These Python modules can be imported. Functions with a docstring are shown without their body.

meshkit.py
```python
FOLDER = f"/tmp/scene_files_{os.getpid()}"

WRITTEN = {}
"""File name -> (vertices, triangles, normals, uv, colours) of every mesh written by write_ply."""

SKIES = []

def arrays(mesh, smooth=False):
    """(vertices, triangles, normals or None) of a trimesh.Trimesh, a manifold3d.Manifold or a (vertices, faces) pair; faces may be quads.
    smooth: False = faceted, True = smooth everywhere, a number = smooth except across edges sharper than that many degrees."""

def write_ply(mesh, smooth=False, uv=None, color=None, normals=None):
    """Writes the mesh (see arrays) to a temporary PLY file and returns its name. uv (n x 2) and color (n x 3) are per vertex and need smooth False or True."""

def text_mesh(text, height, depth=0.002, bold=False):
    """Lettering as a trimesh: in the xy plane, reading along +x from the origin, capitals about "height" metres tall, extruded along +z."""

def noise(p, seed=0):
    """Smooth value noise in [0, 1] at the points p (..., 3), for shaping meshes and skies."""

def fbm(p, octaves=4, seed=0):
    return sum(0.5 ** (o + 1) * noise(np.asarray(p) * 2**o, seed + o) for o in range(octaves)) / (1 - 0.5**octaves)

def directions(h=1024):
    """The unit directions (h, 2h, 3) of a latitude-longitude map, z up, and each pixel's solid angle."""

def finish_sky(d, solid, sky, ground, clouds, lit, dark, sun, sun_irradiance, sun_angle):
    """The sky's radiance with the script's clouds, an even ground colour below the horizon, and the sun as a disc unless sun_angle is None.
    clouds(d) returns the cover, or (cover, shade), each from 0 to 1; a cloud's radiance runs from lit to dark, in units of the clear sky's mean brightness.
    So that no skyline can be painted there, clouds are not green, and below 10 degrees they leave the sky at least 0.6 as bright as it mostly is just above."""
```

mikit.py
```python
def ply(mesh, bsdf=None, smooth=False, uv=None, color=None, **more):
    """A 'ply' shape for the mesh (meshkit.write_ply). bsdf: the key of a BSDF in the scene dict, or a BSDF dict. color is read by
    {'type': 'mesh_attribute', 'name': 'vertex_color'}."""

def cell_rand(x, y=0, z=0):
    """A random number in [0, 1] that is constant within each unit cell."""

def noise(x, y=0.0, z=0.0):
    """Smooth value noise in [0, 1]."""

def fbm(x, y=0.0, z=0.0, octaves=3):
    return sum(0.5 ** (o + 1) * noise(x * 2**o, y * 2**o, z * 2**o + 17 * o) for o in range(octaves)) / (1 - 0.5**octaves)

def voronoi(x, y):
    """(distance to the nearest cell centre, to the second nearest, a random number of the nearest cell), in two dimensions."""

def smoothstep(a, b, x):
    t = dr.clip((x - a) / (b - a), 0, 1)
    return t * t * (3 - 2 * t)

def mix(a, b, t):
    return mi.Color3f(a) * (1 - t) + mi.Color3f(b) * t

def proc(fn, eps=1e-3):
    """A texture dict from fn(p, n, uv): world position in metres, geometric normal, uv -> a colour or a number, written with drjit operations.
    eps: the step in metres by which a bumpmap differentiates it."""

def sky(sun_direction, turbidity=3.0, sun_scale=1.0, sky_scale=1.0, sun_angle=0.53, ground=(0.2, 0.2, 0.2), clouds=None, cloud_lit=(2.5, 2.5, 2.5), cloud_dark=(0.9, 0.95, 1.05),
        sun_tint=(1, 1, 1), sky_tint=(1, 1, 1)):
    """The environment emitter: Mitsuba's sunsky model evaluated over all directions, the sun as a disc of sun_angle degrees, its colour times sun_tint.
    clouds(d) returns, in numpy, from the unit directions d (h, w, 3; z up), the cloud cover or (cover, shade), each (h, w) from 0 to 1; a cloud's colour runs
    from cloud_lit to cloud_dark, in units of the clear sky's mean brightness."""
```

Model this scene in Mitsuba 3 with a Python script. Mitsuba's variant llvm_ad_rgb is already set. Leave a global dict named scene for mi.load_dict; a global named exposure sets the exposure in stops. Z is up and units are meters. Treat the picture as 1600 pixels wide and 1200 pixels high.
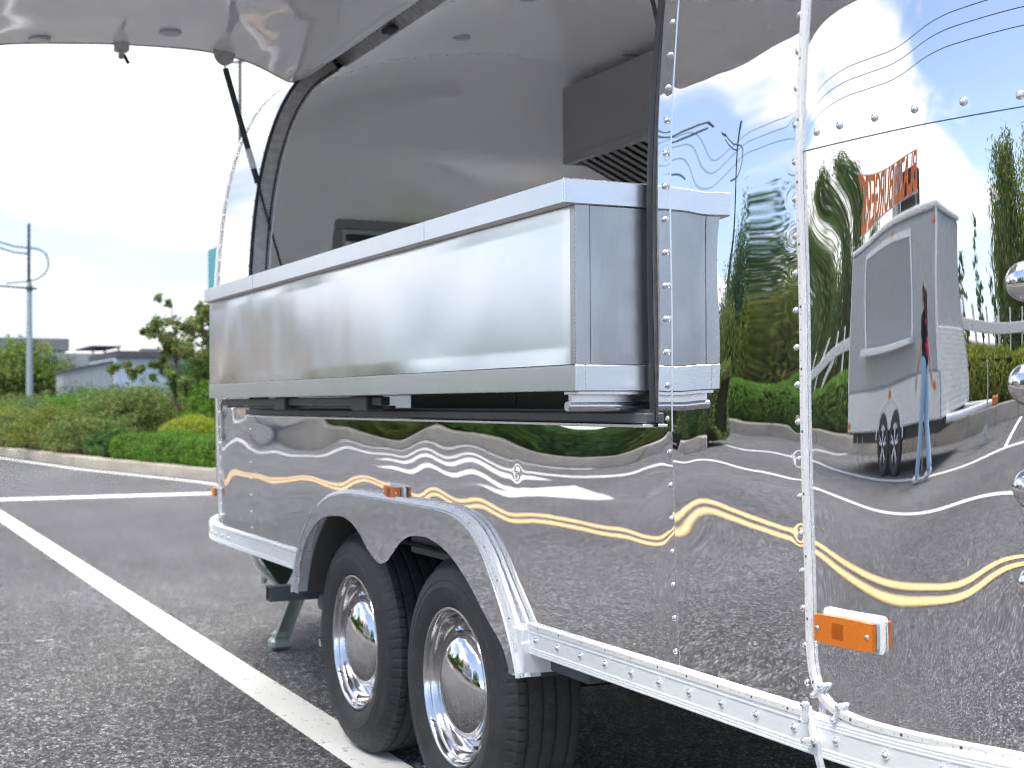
import math
import numpy as np
import trimesh
import manifold3d
import drjit as dr
import mitsuba as mi
import mikit
import meshkit
from mikit import proc, noise, fbm, voronoi, smoothstep, mix, cell_rand
from scipy.interpolate import BSpline, CubicSpline
from shapely.geometry import Polygon, Point
import shapely

T = mi.ScalarTransform4f
scene, labels = {}, {}

# ------------------------------------------------------------------ camera, sky, exposure
EYE = np.array([0.0, -1.42097, 1.05332])
FORWARD = np.array([-0.898927, 0.437890, 0.013490])
UP = np.array([0.013919, -0.002229, 0.999901])
scene['camera'] = {'type': 'thinlens', 'fov': 40.383, 'fov_axis': 'x', 'aperture_radius': 0.0034, 'focus_distance': 2.55,
                   'near_clip': 0.05, 'far_clip': 3000.0,
                   'to_world': T().look_at(origin=EYE.tolist(), target=(EYE + FORWARD).tolist(), up=UP.tolist())}
exposure = 2.83


def cloud_cover(d):
    h = np.maximum(d[..., 2], 0.0) + 0.16
    q = np.stack([d[..., 0] / h, d[..., 1] / h, d[..., 2] * 0.0], -1)
    big = meshkit.fbm(q * 0.85 + 27.305, 5, 11)
    fine = meshkit.fbm(q * 2.6 + 95.132, 5, 5)
    c = big * 0.72 + fine * 0.28
    # the air is milky towards the sun, clearer away from it
    toward = d @ (np.array([-0.75, 0.6, 0.3]) / np.linalg.norm([-0.75, 0.6, 0.3]))
    c = np.clip((c - 0.455 + 0.10 * toward) / 0.10, 0, 1)
    c = c * c * (3 - 2 * c)
    haze = np.clip(0.04 + 0.28 * np.maximum(toward, 0) ** 2, 0, 0.85)
    cover = haze + (1 - haze) * c
    shade = np.clip((meshkit.fbm(q * 1.9 + 20.3, 4, 8) - 0.5) * 1.6, 0, 0.55)
    return cover, shade


scene['sky'] = mikit.sky((0.22, -0.40, 0.89), turbidity=3, sun_scale=0.42, sky_scale=0.95, sun_angle=32, sun_tint=(0.90, 1.0, 1.12), sky_tint=(1.12, 1.01, 0.95), clouds=cloud_cover,
                         cloud_lit=(2.25, 2.25, 2.25), cloud_dark=(1.45, 1.52, 1.62), ground=(0.16, 0.16, 0.16))

# ------------------------------------------------------------------ small helpers


COUNT = {}


def part(parent, name, mesh, m, smooth=False, label=None, kind=None, **more):
    base = f'{parent}__{name}' if parent else name
    n = COUNT.get(base, 0)
    COUNT[base] = n + 1
    key = base if n == 0 else f'{base}_{n:03d}'
    scene[key] = dict(mesh, bsdf={'type': 'ref', 'id': m}) if isinstance(mesh, dict) else mikit.ply(mesh, m, smooth, **more)
    info = {}
    if label:
        info['label'] = label
    if kind:
        info['kind'] = kind
    if info:
        labels[key] = info
    return key


def thing(name, label, cat, group=None):
    n = COUNT.get(name, 0)
    COUNT[name] = n + 1
    key = name if n == 0 else f'{name}_{n:03d}'
    labels[key] = {'label': label, 'category': cat}
    if group:
        labels[key]['group'] = group
    return key


def struct(name, mesh, m, smooth=False, label=None, **more):
    key = part(None, name, mesh, m, smooth, **more)
    labels[key] = {'kind': 'structure'}
    if label:
        labels[key]['label'] = label
    return key


def two(b):
    return {'type': 'twosided', 'bsdf': b}


def rgb(*c):
    return {'type': 'rgb', 'value': list(c)}


def mat(name, b):
    scene[name] = b
    return name


def cat(ms):
    return trimesh.util.concatenate([m for m in ms if m is not None])


def box(x0, x1, y0, y1, z0, z1, c=0.0):
    a, b = np.array([x0, y0, z0], float), np.array([x1, y1, z1], float)
    if c <= 0:
        return trimesh.creation.box(bounds=[a, b])
    pts = []
    for i in np.ndindex(2, 2, 2):
        p = np.where(i, b, a)
        s = np.where(i, -1, 1)
        for k in range(3):
            q = p.copy()
            for j in range(3):
                if j != k:
                    q[j] += s[j] * c
            pts.append(q)
    return trimesh.convex.convex_hull(np.array(pts))


def at(mesh, m):
    q = mesh.copy()
    q.apply_transform(m)
    return q


def frame(o, x, y, z):
    m = np.eye(4)
    m[:3, 0], m[:3, 1], m[:3, 2], m[:3, 3] = x, y, z, o
    return m


def tube(pts, r, n=10, cap=True):
    P = np.array(pts, float)
    R = np.broadcast_to(np.asarray(r, float), (len(P),))
    tg = np.gradient(P, axis=0)
    tg /= np.linalg.norm(tg, axis=1)[:, None]
    u = np.cross(tg[0], [0, 0, 1] if abs(tg[0][2]) < 0.9 else [1, 0, 0])
    u /= np.linalg.norm(u)
    ang = np.arange(n) * 2 * math.pi / n
    V = []
    for p, t, rr in zip(P, tg, R):
        u = u - t * (u @ t)
        u /= np.linalg.norm(u)
        w = np.cross(t, u)
        V.append(p + rr * (np.cos(ang)[:, None] * u + np.sin(ang)[:, None] * w))
    V = np.vstack(V)
    F = []
    for k in range(len(P) - 1):
        for i in range(n):
            a, b = k * n + i, k * n + (i + 1) % n
            F += [[a, b, b + n], [a, b + n, a + n]]
    if cap:
        c0, c1 = len(V), len(V) + 1
        V = np.vstack([V, P[:1], P[-1:]])
        e = (len(P) - 1) * n
        for i in range(n):
            F += [[c0, (i + 1) % n, i], [c1, e + i, e + (i + 1) % n]]
    return trimesh.Trimesh(V, np.array(F), process=False)


def sweep(P, U, W, section, closed=True):
    """section (m,2) in the (U, W) frame at every path point; returns mesh and uv (across, along)."""
    P, U, W, S = (np.asarray(a, float) for a in (P, U, W, section))
    m = len(S)
    V = (P[:, None] + S[None, :, :1] * U[:, None] + S[None, :, 1:] * W[:, None]).reshape(-1, 3)
    L = np.r_[0, np.cumsum(np.linalg.norm(np.diff(P, axis=0), axis=1))]
    uv = np.stack([np.tile(S[:, 0], len(P)), np.repeat(L, m)], 1)
    F = []
    for k in range(len(P) - 1):
        for i in range(m if closed else m - 1):
            a, b = k * m + i, k * m + (i + 1) % m
            F += [[a, b, b + m], [a, b + m, a + m]]
    if closed:
        for e, rev in ((0, True), ((len(P) - 1) * m, False)):
            for i in range(1, m - 1):
                t = [e, e + i, e + i + 1]
                F.append(t[::-1] if rev else t)
    me = trimesh.Trimesh(V, np.array(F), process=False)
    return me, uv


def lathe(profile, n=64):
    """profile of (radius, outward): axis along -y, outward is -y."""
    P = np.array(profile, float)
    a = np.arange(n) * 2 * math.pi / n
    V = np.stack([P[:, None, 0] * np.cos(a), np.broadcast_to(-P[:, None, 1], (len(P), n)), P[:, None, 0] * np.sin(a)], -1).reshape(-1, 3)
    F = []
    for k in range(len(P) - 1):
        for i in range(n):
            p, q = k * n + i, k * n + (i + 1) % n
            F += [[p, q, q + n], [p, q + n, p + n]]
    F = np.array(F)
    v = V[F]
    area = np.linalg.norm(np.cross(v[:, 1] - v[:, 0], v[:, 2] - v[:, 0]), axis=1)
    return trimesh.Trimesh(V, F[area > 1e-12], process=False)


def gridmesh(V):
    nx, nz = V.shape[:2]
    i = np.arange(nx * nz).reshape(nx, nz)
    a, b, c, d = i[:-1, :-1].ravel(), i[1:, :-1].ravel(), i[1:, 1:].ravel(), i[:-1, 1:].ravel()
    return trimesh.Trimesh(V.reshape(-1, 3), np.vstack([np.stack([a, b, c], 1), np.stack([a, c, d], 1)]), process=False)


def sheet(poly, z, m=None):
    """flat polygon at height z, facing up"""
    v, f = trimesh.creation.triangulate_polygon(poly, engine='earcut')
    me = trimesh.Trimesh(np.c_[v, np.full(len(v), z)], f, process=False)
    if me.face_normals[:, 2].mean() < 0:
        me.invert()
    return me


def slab(poly, z0, z1):
    m = trimesh.creation.extrude_polygon(poly, z1 - z0, engine='earcut')
    m.apply_translation([0, 0, z0])
    return m


# ------------------------------------------------------------------ materials
def dust(p, n, uv):
    a = fbm(p.x * 3.0, p.y * 3.0, p.z * 1.2, 3)
    s = noise(p.x * 60.0, p.y * 60.0, p.z * 2.5)
    g = noise(p.x * 420.0, p.y * 420.0, p.z * 420.0)
    low = smoothstep(0.95, 0.55, p.z)
    return 0.012 + 0.05 * smoothstep(0.45, 0.8, a) * (0.4 + 0.6 * s) + (0.02 + 0.05 * smoothstep(0.72, 0.9, g)) * low


mat('mirror_skin', two({'type': 'blendbsdf', 'weight': proc(dust), 'a': {'type': 'conductor', 'material': 'Al', 'specular_reflectance': rgb(0.95, 0.955, 0.965)}, 'b': {'type': 'diffuse', 'reflectance': rgb(0.42, 0.41, 0.40)}}))
mat('chrome', two({'type': 'roughconductor', 'material': 'Al', 'alpha': 0.02, 'specular_reflectance': rgb(0.85, 0.85, 0.86)}))
mat('hubcap_chrome', two({'type': 'conductor', 'material': 'Al', 'specular_reflectance': rgb(0.95, 0.95, 0.95)}))
mat('rivet_metal', two({'type': 'roughconductor', 'material': 'Al', 'alpha': 0.12}))


def brushed(p, n, uv):
    s = noise(p.x * 3.0, p.y * 30.0, p.z * 900.0) * 0.5 + noise(p.x * 7.0, p.y * 9.0, p.z * 2600.0) * 0.5
    b = fbm(p.x * 3.1, p.y * 3.0, p.z * 5.0, 3)
    v = 0.83 + 0.08 * (s - 0.5) + 0.10 * (b - 0.5)
    return mi.Color3f(v * 0.985, v, v * 1.015)


mat('stainless', two({'type': 'roughconductor', 'material': 'none', 'distribution': 'ggx', 'alpha_u': 0.085, 'alpha_v': 0.085, 'specular_reflectance': proc(brushed)}))
mat('stainless_front', two({'type': 'roughconductor', 'material': 'none', 'distribution': 'ggx', 'alpha': 0.038, 'specular_reflectance': proc(brushed)}))


def brushed_end(p, n, uv):
    b = fbm(p.x * 3.1, p.y * 9.0, p.z * 5.0, 3)
    s = noise(p.x * 30.0, p.y * 800.0, p.z * 20.0)
    smear = smoothstep(0.55, 0.8, fbm(p.y * 7.0, p.z * 4.0, 3.0, 3))
    v = 0.56 + 0.07 * (s - 0.5) + 0.16 * (b - 0.5) - 0.10 * smear
    return mi.Color3f(v * 1.0, v, v * 0.99)


mat('stainless_end', two({'type': 'roughconductor', 'material': 'none', 'distribution': 'ggx', 'alpha': 0.11, 'specular_reflectance': proc(brushed_end)}))


def foil(p, n, uv):
    b = fbm(p.x * 60.0, p.y * 60.0, p.z * 60.0, 3)
    v = 0.42 + 0.3 * (b - 0.5)
    return mi.Color3f(v * 1.02, v, v * 0.97)


mat('jamb_metal', two({'type': 'principled', 'base_color': proc(foil), 'metallic': 0.6, 'roughness': 0.38}))
mat('belt_alu', two({'type': 'principled', 'base_color': rgb(0.82, 0.84, 0.86), 'metallic': 0.15, 'roughness': 0.36}))


def led(p, n, uv):
    t = uv.y / 0.0975
    f = (t - dr.floor(t) - 0.5) * 0.0975
    big = (dr.abs(f) < 0.0022) & (dr.abs(uv.x) < 0.0022)
    t2 = uv.y / 0.0244
    g = (t2 - dr.floor(t2) - 0.5) * 0.0244
    small = (dr.abs(g) < 0.0011) & (dr.abs(uv.x + 0.0006) < 0.0014)
    warm = (dr.abs(g - 0.006) < 0.0025) & (dr.abs(uv.x) < 0.0024)
    base = mi.Color3f(0.74, 0.735, 0.73)
    base = dr.select(warm, mi.Color3f(0.78, 0.72, 0.66), base)
    base = dr.select(small, mi.Color3f(0.35, 0.34, 0.35), base)
    return dr.select(big, mi.Color3f(0.06, 0.06, 0.07), base)


mat('led_sleeve', two({'type': 'principled', 'base_color': proc(led), 'roughness': 0.3, 'specular': 0.5}))
mat('white_plastic', two({'type': 'principled', 'base_color': rgb(0.80, 0.81, 0.82), 'roughness': 0.35, 'specular': 0.5}))
mat('clip_plastic', two({'type': 'principled', 'base_color': rgb(0.72, 0.74, 0.76), 'roughness': 0.3, 'specular': 0.5}))


def rubber_tone(p, n, uv):
    b = fbm(p.x * 24.0, p.y * 24.0, p.z * 24.0, 3)
    dust = fbm(p.x * 140.0, p.y * 140.0, p.z * 140.0, 2)
    v = 0.040 + 0.024 * b + 0.02 * smoothstep(0.55, 0.9, dust)
    return mi.Color3f(v, v * 0.99, v * 1.0)


mat('tyre_rubber', two({'type': 'principled', 'base_color': proc(rubber_tone), 'roughness': 0.55, 'specular': 0.35}))
mat('gasket_rubber', two({'type': 'principled', 'base_color': rgb(0.028, 0.03, 0.034), 'roughness': 0.45, 'specular': 0.5}))
mat('black_metal', two({'type': 'principled', 'base_color': rgb(0.02, 0.022, 0.025), 'roughness': 0.4, 'specular': 0.5}))
mat('strut_paint', two({'type': 'principled', 'base_color': rgb(0.018, 0.03, 0.05), 'roughness': 0.3, 'specular': 0.5}))
mat('grey_paint', two({'type': 'principled', 'base_color': rgb(0.085, 0.095, 0.105), 'roughness': 0.45, 'specular': 0.5}))
mat('well_liner', two({'type': 'principled', 'base_color': rgb(0.10, 0.098, 0.092), 'roughness': 0.6, 'specular': 0.3}))
mat('leg_green', two({'type': 'principled', 'base_color': rgb(0.02, 0.05, 0.03), 'roughness': 0.4, 'specular': 0.5}))
mat('zinc', two({'type': 'principled', 'base_color': rgb(0.50, 0.55, 0.50), 'metallic': 0.7, 'roughness': 0.4}))
mat('hatch_liner', two({'type': 'principled', 'base_color': rgb(0.76, 0.76, 0.77), 'metallic': 0.15, 'roughness': 0.06, 'specular': 0.75, 'clearcoat': 1.0, 'clearcoat_gloss': 0.95}))
mat('interior_liner', two({'type': 'principled', 'base_color': rgb(0.82, 0.81, 0.80), 'metallic': 0.10, 'roughness': 0.10, 'specular': 0.85, 'clearcoat': 0.6, 'clearcoat_gloss': 0.9}))
mat('hood_steel', two({'type': 'principled', 'base_color': rgb(0.36, 0.35, 0.34), 'metallic': 0.35, 'roughness': 0.35}))
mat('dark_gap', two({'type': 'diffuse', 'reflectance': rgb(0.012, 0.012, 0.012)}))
mat('window_pane', two({'type': 'principled', 'base_color': rgb(0.55, 0.53, 0.53), 'roughness': 0.2, 'specular': 0.5}))
mat('window_frame_metal', two({'type': 'principled', 'base_color': rgb(0.20, 0.20, 0.195), 'roughness': 0.4, 'metallic': 0.3}))
mat('lamp_disc', two({'type': 'principled', 'base_color': rgb(0.40, 0.40, 0.46), 'roughness': 0.25, 'specular': 0.5}))


def amber(p, n, uv):
    g = dr.abs(dr.sin(p.x * 1400.0)) * dr.abs(dr.sin(p.z * 1400.0))
    return mix(mi.Color3f(0.58, 0.13, 0.004), mi.Color3f(0.78, 0.23, 0.01), g)


mat('amber_lens', two({'type': 'principled', 'base_color': proc(amber), 'roughness': 0.18, 'specular': 0.6, 'clearcoat': 0.8}))
mat('amber_dark', two({'type': 'principled', 'base_color': rgb(0.42, 0.09, 0.003), 'roughness': 0.3, 'specular': 0.5}))


def asphalt(p, n, uv):
    d1, d2, r = voronoi(p.x * 112.0, p.y * 112.0)
    stone = smoothstep(0.02, 0.25, d2 - d1)
    big = fbm(p.x * 0.5, p.y * 0.5, 0.0, 3)
    mid = fbm(p.x * 9.0, p.y * 9.0, 3.0, 2)
    tone = 0.040 + 0.20 * r * r + 0.16 * smoothstep(0.88, 1.0, r)
    c1, c2, cr_ = voronoi(p.x * 38.0 + 5.0, p.y * 38.0)
    clump = 0.86 + 0.24 * cr_ + 0.18 * smoothstep(0.93, 1.0, cr_)
    oil = smoothstep(0.60, 0.72, fbm(p.x * 0.9 + 3.0, p.y * 0.9, 7.0, 4))
    pale = smoothstep(0.55, 0.70, fbm(p.x * 0.35, p.y * 1.3 + 8.0, 11.0, 3))
    v = (0.035 * (1 - stone) + tone * stone) * (0.78 + 0.44 * big) * (0.85 + 0.3 * mid) * clump * (1.24 - 0.10 * oil) * (1 + 0.10 * pale)
    tint = cell_rand(dr.floor(r * 977.0))
    return mi.Color3f(v * (1.0 + 0.10 * (tint - 0.45)), v * 1.0, v * (1.05 - 0.12 * (tint - 0.5)))


mat('asphalt', two({'type': 'principled', 'base_color': proc(asphalt), 'roughness': 0.85, 'specular': 0.25}))


def paint_wear(p):
    s = fbm(p.x * 55.0, p.y * 55.0, 1.0, 3)
    b = fbm(p.x * 4.0, p.y * 4.0, 5.0, 3)
    return s, b


def white_line(p, n, uv):
    s, b = paint_wear(p)
    v = 0.82 + 0.08 * (b - 0.5)
    chip = 0.6 * smoothstep(0.76, 0.82, s)
    return mix(mi.Color3f(v, v * 0.99, v * 0.95), mi.Color3f(0.16, 0.16, 0.16), chip)


def yellow_line(p, n, uv):
    s, b = paint_wear(p)
    v = 0.82 + 0.12 * (b - 0.5)
    return mix(mi.Color3f(v, v * 0.66, v * 0.30), mi.Color3f(0.14, 0.13, 0.12), smoothstep(0.74, 0.80, s))


def faint_line(p, n, uv):
    s, b = paint_wear(p)
    d = noise(p.y * 9.0, p.x * 2.0, 0.0)
    on = smoothstep(0.45, 0.6, d) * smoothstep(0.35, 0.55, s)
    return mix(asphalt(p, n, uv), mi.Color3f(0.50, 0.51, 0.55), 0.35 + 0.65 * on)


mat('line_white', two({'type': 'principled', 'base_color': proc(white_line), 'roughness': 0.6, 'specular': 0.4}))
mat('line_yellow', two({'type': 'principled', 'base_color': proc(yellow_line), 'roughness': 0.6, 'specular': 0.4}))
mat('line_faint', two({'type': 'principled', 'base_color': proc(faint_line), 'roughness': 0.85, 'specular': 0.25}))


def concrete(p, n, uv):
    b = fbm(p.x * 2.2, p.y * 2.2, p.z * 6.0, 4)
    s = fbm(p.x * 30.0, p.y * 30.0, p.z * 30.0, 2)
    v = 0.48 + 0.26 * (b - 0.5) + 0.12 * (s - 0.5)
    return mi.Color3f(v * 1.07, v * 0.98, v * 0.85)


mat('kerb_concrete', two({'type': 'diffuse', 'reflectance': proc(concrete)}))


def soil(p, n, uv):
    b = fbm(p.x * 1.5, p.y * 1.5, 0.0, 4)
    g = smoothstep(0.42, 0.6, fbm(p.x * 0.35, p.y * 0.35, 2.0, 4))
    return mix(mi.Color3f(0.13, 0.10, 0.07) * (0.6 + 0.8 * b), mi.Color3f(0.07, 0.11, 0.03) * (0.6 + 0.8 * b), g)


mat('soil', two({'type': 'diffuse', 'reflectance': proc(soil)}))
mat('leaf', {'type': 'principledthin', 'base_color': {'type': 'mesh_attribute', 'name': 'vertex_color'}, 'roughness': 0.55, 'spec_trans': 0.0, 'diff_trans': 0.7, 'eta': 1.35})


def bark_tone(p, n, uv):
    b = fbm(p.x * 14.0, p.y * 14.0, p.z * 3.0, 3)
    return mi.Color3f(0.20, 0.155, 0.11) * (0.5 + b)


mat('bark', two({'type': 'diffuse', 'reflectance': proc(bark_tone)}))
mat('twigs', two({'type': 'diffuse', 'reflectance': rgb(0.030, 0.034, 0.016)}))
mat('pole_dark', two({'type': 'principled', 'base_color': rgb(0.075, 0.105, 0.11), 'roughness': 0.5, 'specular': 0.4}))
mat('pole_pale', two({'type': 'principled', 'base_color': rgb(0.36, 0.42, 0.48), 'roughness': 0.5, 'specular': 0.4}))
mat('teal_board', two({'type': 'principled', 'base_color': rgb(0.075, 0.31, 0.38), 'roughness': 0.5, 'specular': 0.3}))


def cladding(r, g, b, w):
    def fn(p, n, uv):
        k = (p.x + p.y) / w
        f = dr.abs(k - dr.floor(k) - 0.5)
        v = 0.93 + 0.07 * smoothstep(0.05, 0.15, f) + 0.12 * (fbm(p.x * 0.3, p.y * 0.3, p.z * 0.4, 3) - 0.5)
        return mi.Color3f(r, g, b) * v
    return fn


for nm, (r, g, b, w) in dict(wall_grey=(0.34, 0.34, 0.36, 0.9), wall_shade=(0.40, 0.44, 0.45, 0.5), wall_blue=(0.50, 0.60, 0.74, 0.8), wall_beige=(0.78, 0.58, 0.42, 3.0)).items():
    mat(nm, two({'type': 'diffuse', 'reflectance': proc(cladding(r, g, b, w))}))
mat('roof_dark', two({'type': 'diffuse', 'reflectance': rgb(0.13, 0.135, 0.155)}))
mat('roof_grey', two({'type': 'diffuse', 'reflectance': rgb(0.26, 0.26, 0.285)}))
mat('glass_dark', two({'type': 'principled', 'base_color': rgb(0.05, 0.06, 0.07), 'roughness': 0.1, 'specular': 0.6}))
mat('caravan_grey', two({'type': 'principled', 'base_color': rgb(0.40, 0.42, 0.44), 'roughness': 0.28, 'specular': 0.5}))
mat('caravan_panel', two({'type': 'principled', 'base_color': rgb(0.32, 0.33, 0.35), 'roughness': 0.45, 'specular': 0.4}))


def tread_plate(p, n, uv):
    a = dr.abs(dr.sin((p.x + p.z) * 62.0)) * dr.abs(dr.sin((p.x - p.z) * 62.0))
    v = 0.66 + 0.16 * smoothstep(0.5, 0.8, a)
    return mi.Color3f(v, v * 1.01, v * 1.03)


mat('caravan_plate', two({'type': 'principled', 'base_color': proc(tread_plate), 'roughness': 0.35, 'metallic': 0.2}))
mat('white_gloss', two({'type': 'principled', 'base_color': rgb(0.8, 0.8, 0.81), 'roughness': 0.25, 'specular': 0.5}))
mat('orange_letter', two({'type': 'principled', 'base_color': rgb(0.62, 0.17, 0.045), 'roughness': 0.4, 'specular': 0.4}))
mat('steel_bar', two({'type': 'principled', 'base_color': rgb(0.45, 0.47, 0.5), 'metallic': 0.6, 'roughness': 0.35}))
mat('skin', two({'type': 'principled', 'base_color': rgb(0.52, 0.31, 0.22), 'roughness': 0.5, 'specular': 0.4}))
mat('hair', two({'type': 'principled', 'base_color': rgb(0.045, 0.022, 0.014), 'roughness': 0.4, 'specular': 0.5}))
mat('shirt_dark', two({'type': 'diffuse', 'reflectance': rgb(0.03, 0.03, 0.04)}))
mat('vest_pink', two({'type': 'diffuse', 'reflectance': rgb(0.60, 0.035, 0.13)}))
mat('denim', two({'type': 'diffuse', 'reflectance': rgb(0.34, 0.50, 0.66)}))
mat('cable_black', two({'type': 'diffuse', 'reflectance': rgb(0.04, 0.04, 0.045)}))

# beaten-panel offsets, 1/10 mm
H_LOW = np.array([[1,-19,-68,-40,11,17,8],[7,-224,-757,-304,178,248,123],[2,-311,-815,-78,290,446,241],[-9,-288,-593,-84,292,444,337],[-15,-241,-461,-175,307,333,382],[-16,-210,-432,-227,338,312,378],[-15,-197,-402,-243,289,360,323],[-12,-205,-407,-248,245,466,265],[-6,-232,-536,-232,207,486,230],[0,-248,-679,-203,202,419,201],[-1,-217,-563,-221,209,390,177],[-4,-157,-358,-275,220,411,170],[-7,-102,-189,-261,160,462,185],[-8,-77,-123,-225,98,457,205],[-6,-88,-168,-221,86,409,225],[-3,-123,-288,-236,89,374,256],[1,-163,-431,-215,122,308,288],[1,-181,-503,-187,132,233,281],[-3,-163,-410,-110,122,182,249],[-9,-124,-224,-52,38,196,233],[-13,-95,-136,-28,-2,224,242],[-13,-90,-150,-135,62,202,370],[-12,-109,-194,-120,67,190,485],[-10,-149,-323,-140,45,238,474],[-9,-189,-496,-169,162,156,359],[-14,-204,-419,-23,120,114,152],[-17,-214,-405,-101,54,193,140],[-18,-236,-508,-127,144,209,259],[-18,-258,-526,-57,138,127,238],[-17,-278,-595,-123,103,184,249],[-15,-290,-672,-213,142,281,304],[-15,-287,-629,-190,123,299,433],[-16,-277,-588,-185,86,295,591],[-14,-269,-576,-199,89,288,705],[-11,-262,-583,-207,94,271,757],[-6,-250,-581,-225,120,233,715],[-1,-223,-538,-197,109,198,582],[3,-177,-486,-262,220,116,343],[3,-102,-303,-214,208,97,243],[0,-7,-34,-82,72,132,73]]) / 10.0
H_SIDE = np.array([[1,4,-29,-334,14,-32,13,524,595,416,383,234,255,-178,-18,2,0,0,0,0],[1,4,-30,-361,5,-43,18,548,625,435,393,250,270,-188,-19,2,1,0,0,0],[1,5,-31,-394,-24,-118,87,513,518,447,439,217,260,-199,-20,2,1,0,0,0],[1,5,-32,-420,-90,-249,-130,16,48,213,480,177,223,-212,-20,2,1,0,0,0],[1,5,-32,-429,-177,-336,-257,-19,-133,126,355,153,133,-224,-20,2,1,0,0,0],[1,5,-33,-428,-256,-371,-305,-211,-217,63,50,184,41,-232,-20,2,1,0,0,0],[1,5,-33,-425,-294,-394,-269,-257,-242,-98,-45,163,-41,-236,-20,2,1,0,0,0],[1,5,-32,-427,-312,-371,-260,-167,-195,-21,-4,102,-98,-237,-20,2,1,0,0,0],[1,5,-32,-437,-337,-344,-253,-123,-167,28,-5,76,-145,-237,-20,2,1,0,0,0],[1,5,-31,-437,-346,-326,-202,-105,-147,43,-1,76,-160,-233,-19,2,1,0,0,0],[1,4,-30,-418,-335,-315,-157,-97,-133,47,0,76,-154,-226,-18,2,1,0,0,0],[1,4,-29,-398,-327,-301,-141,-93,-122,48,-1,77,-117,-214,-18,2,0,0,0,0]]) / 10.0
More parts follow.
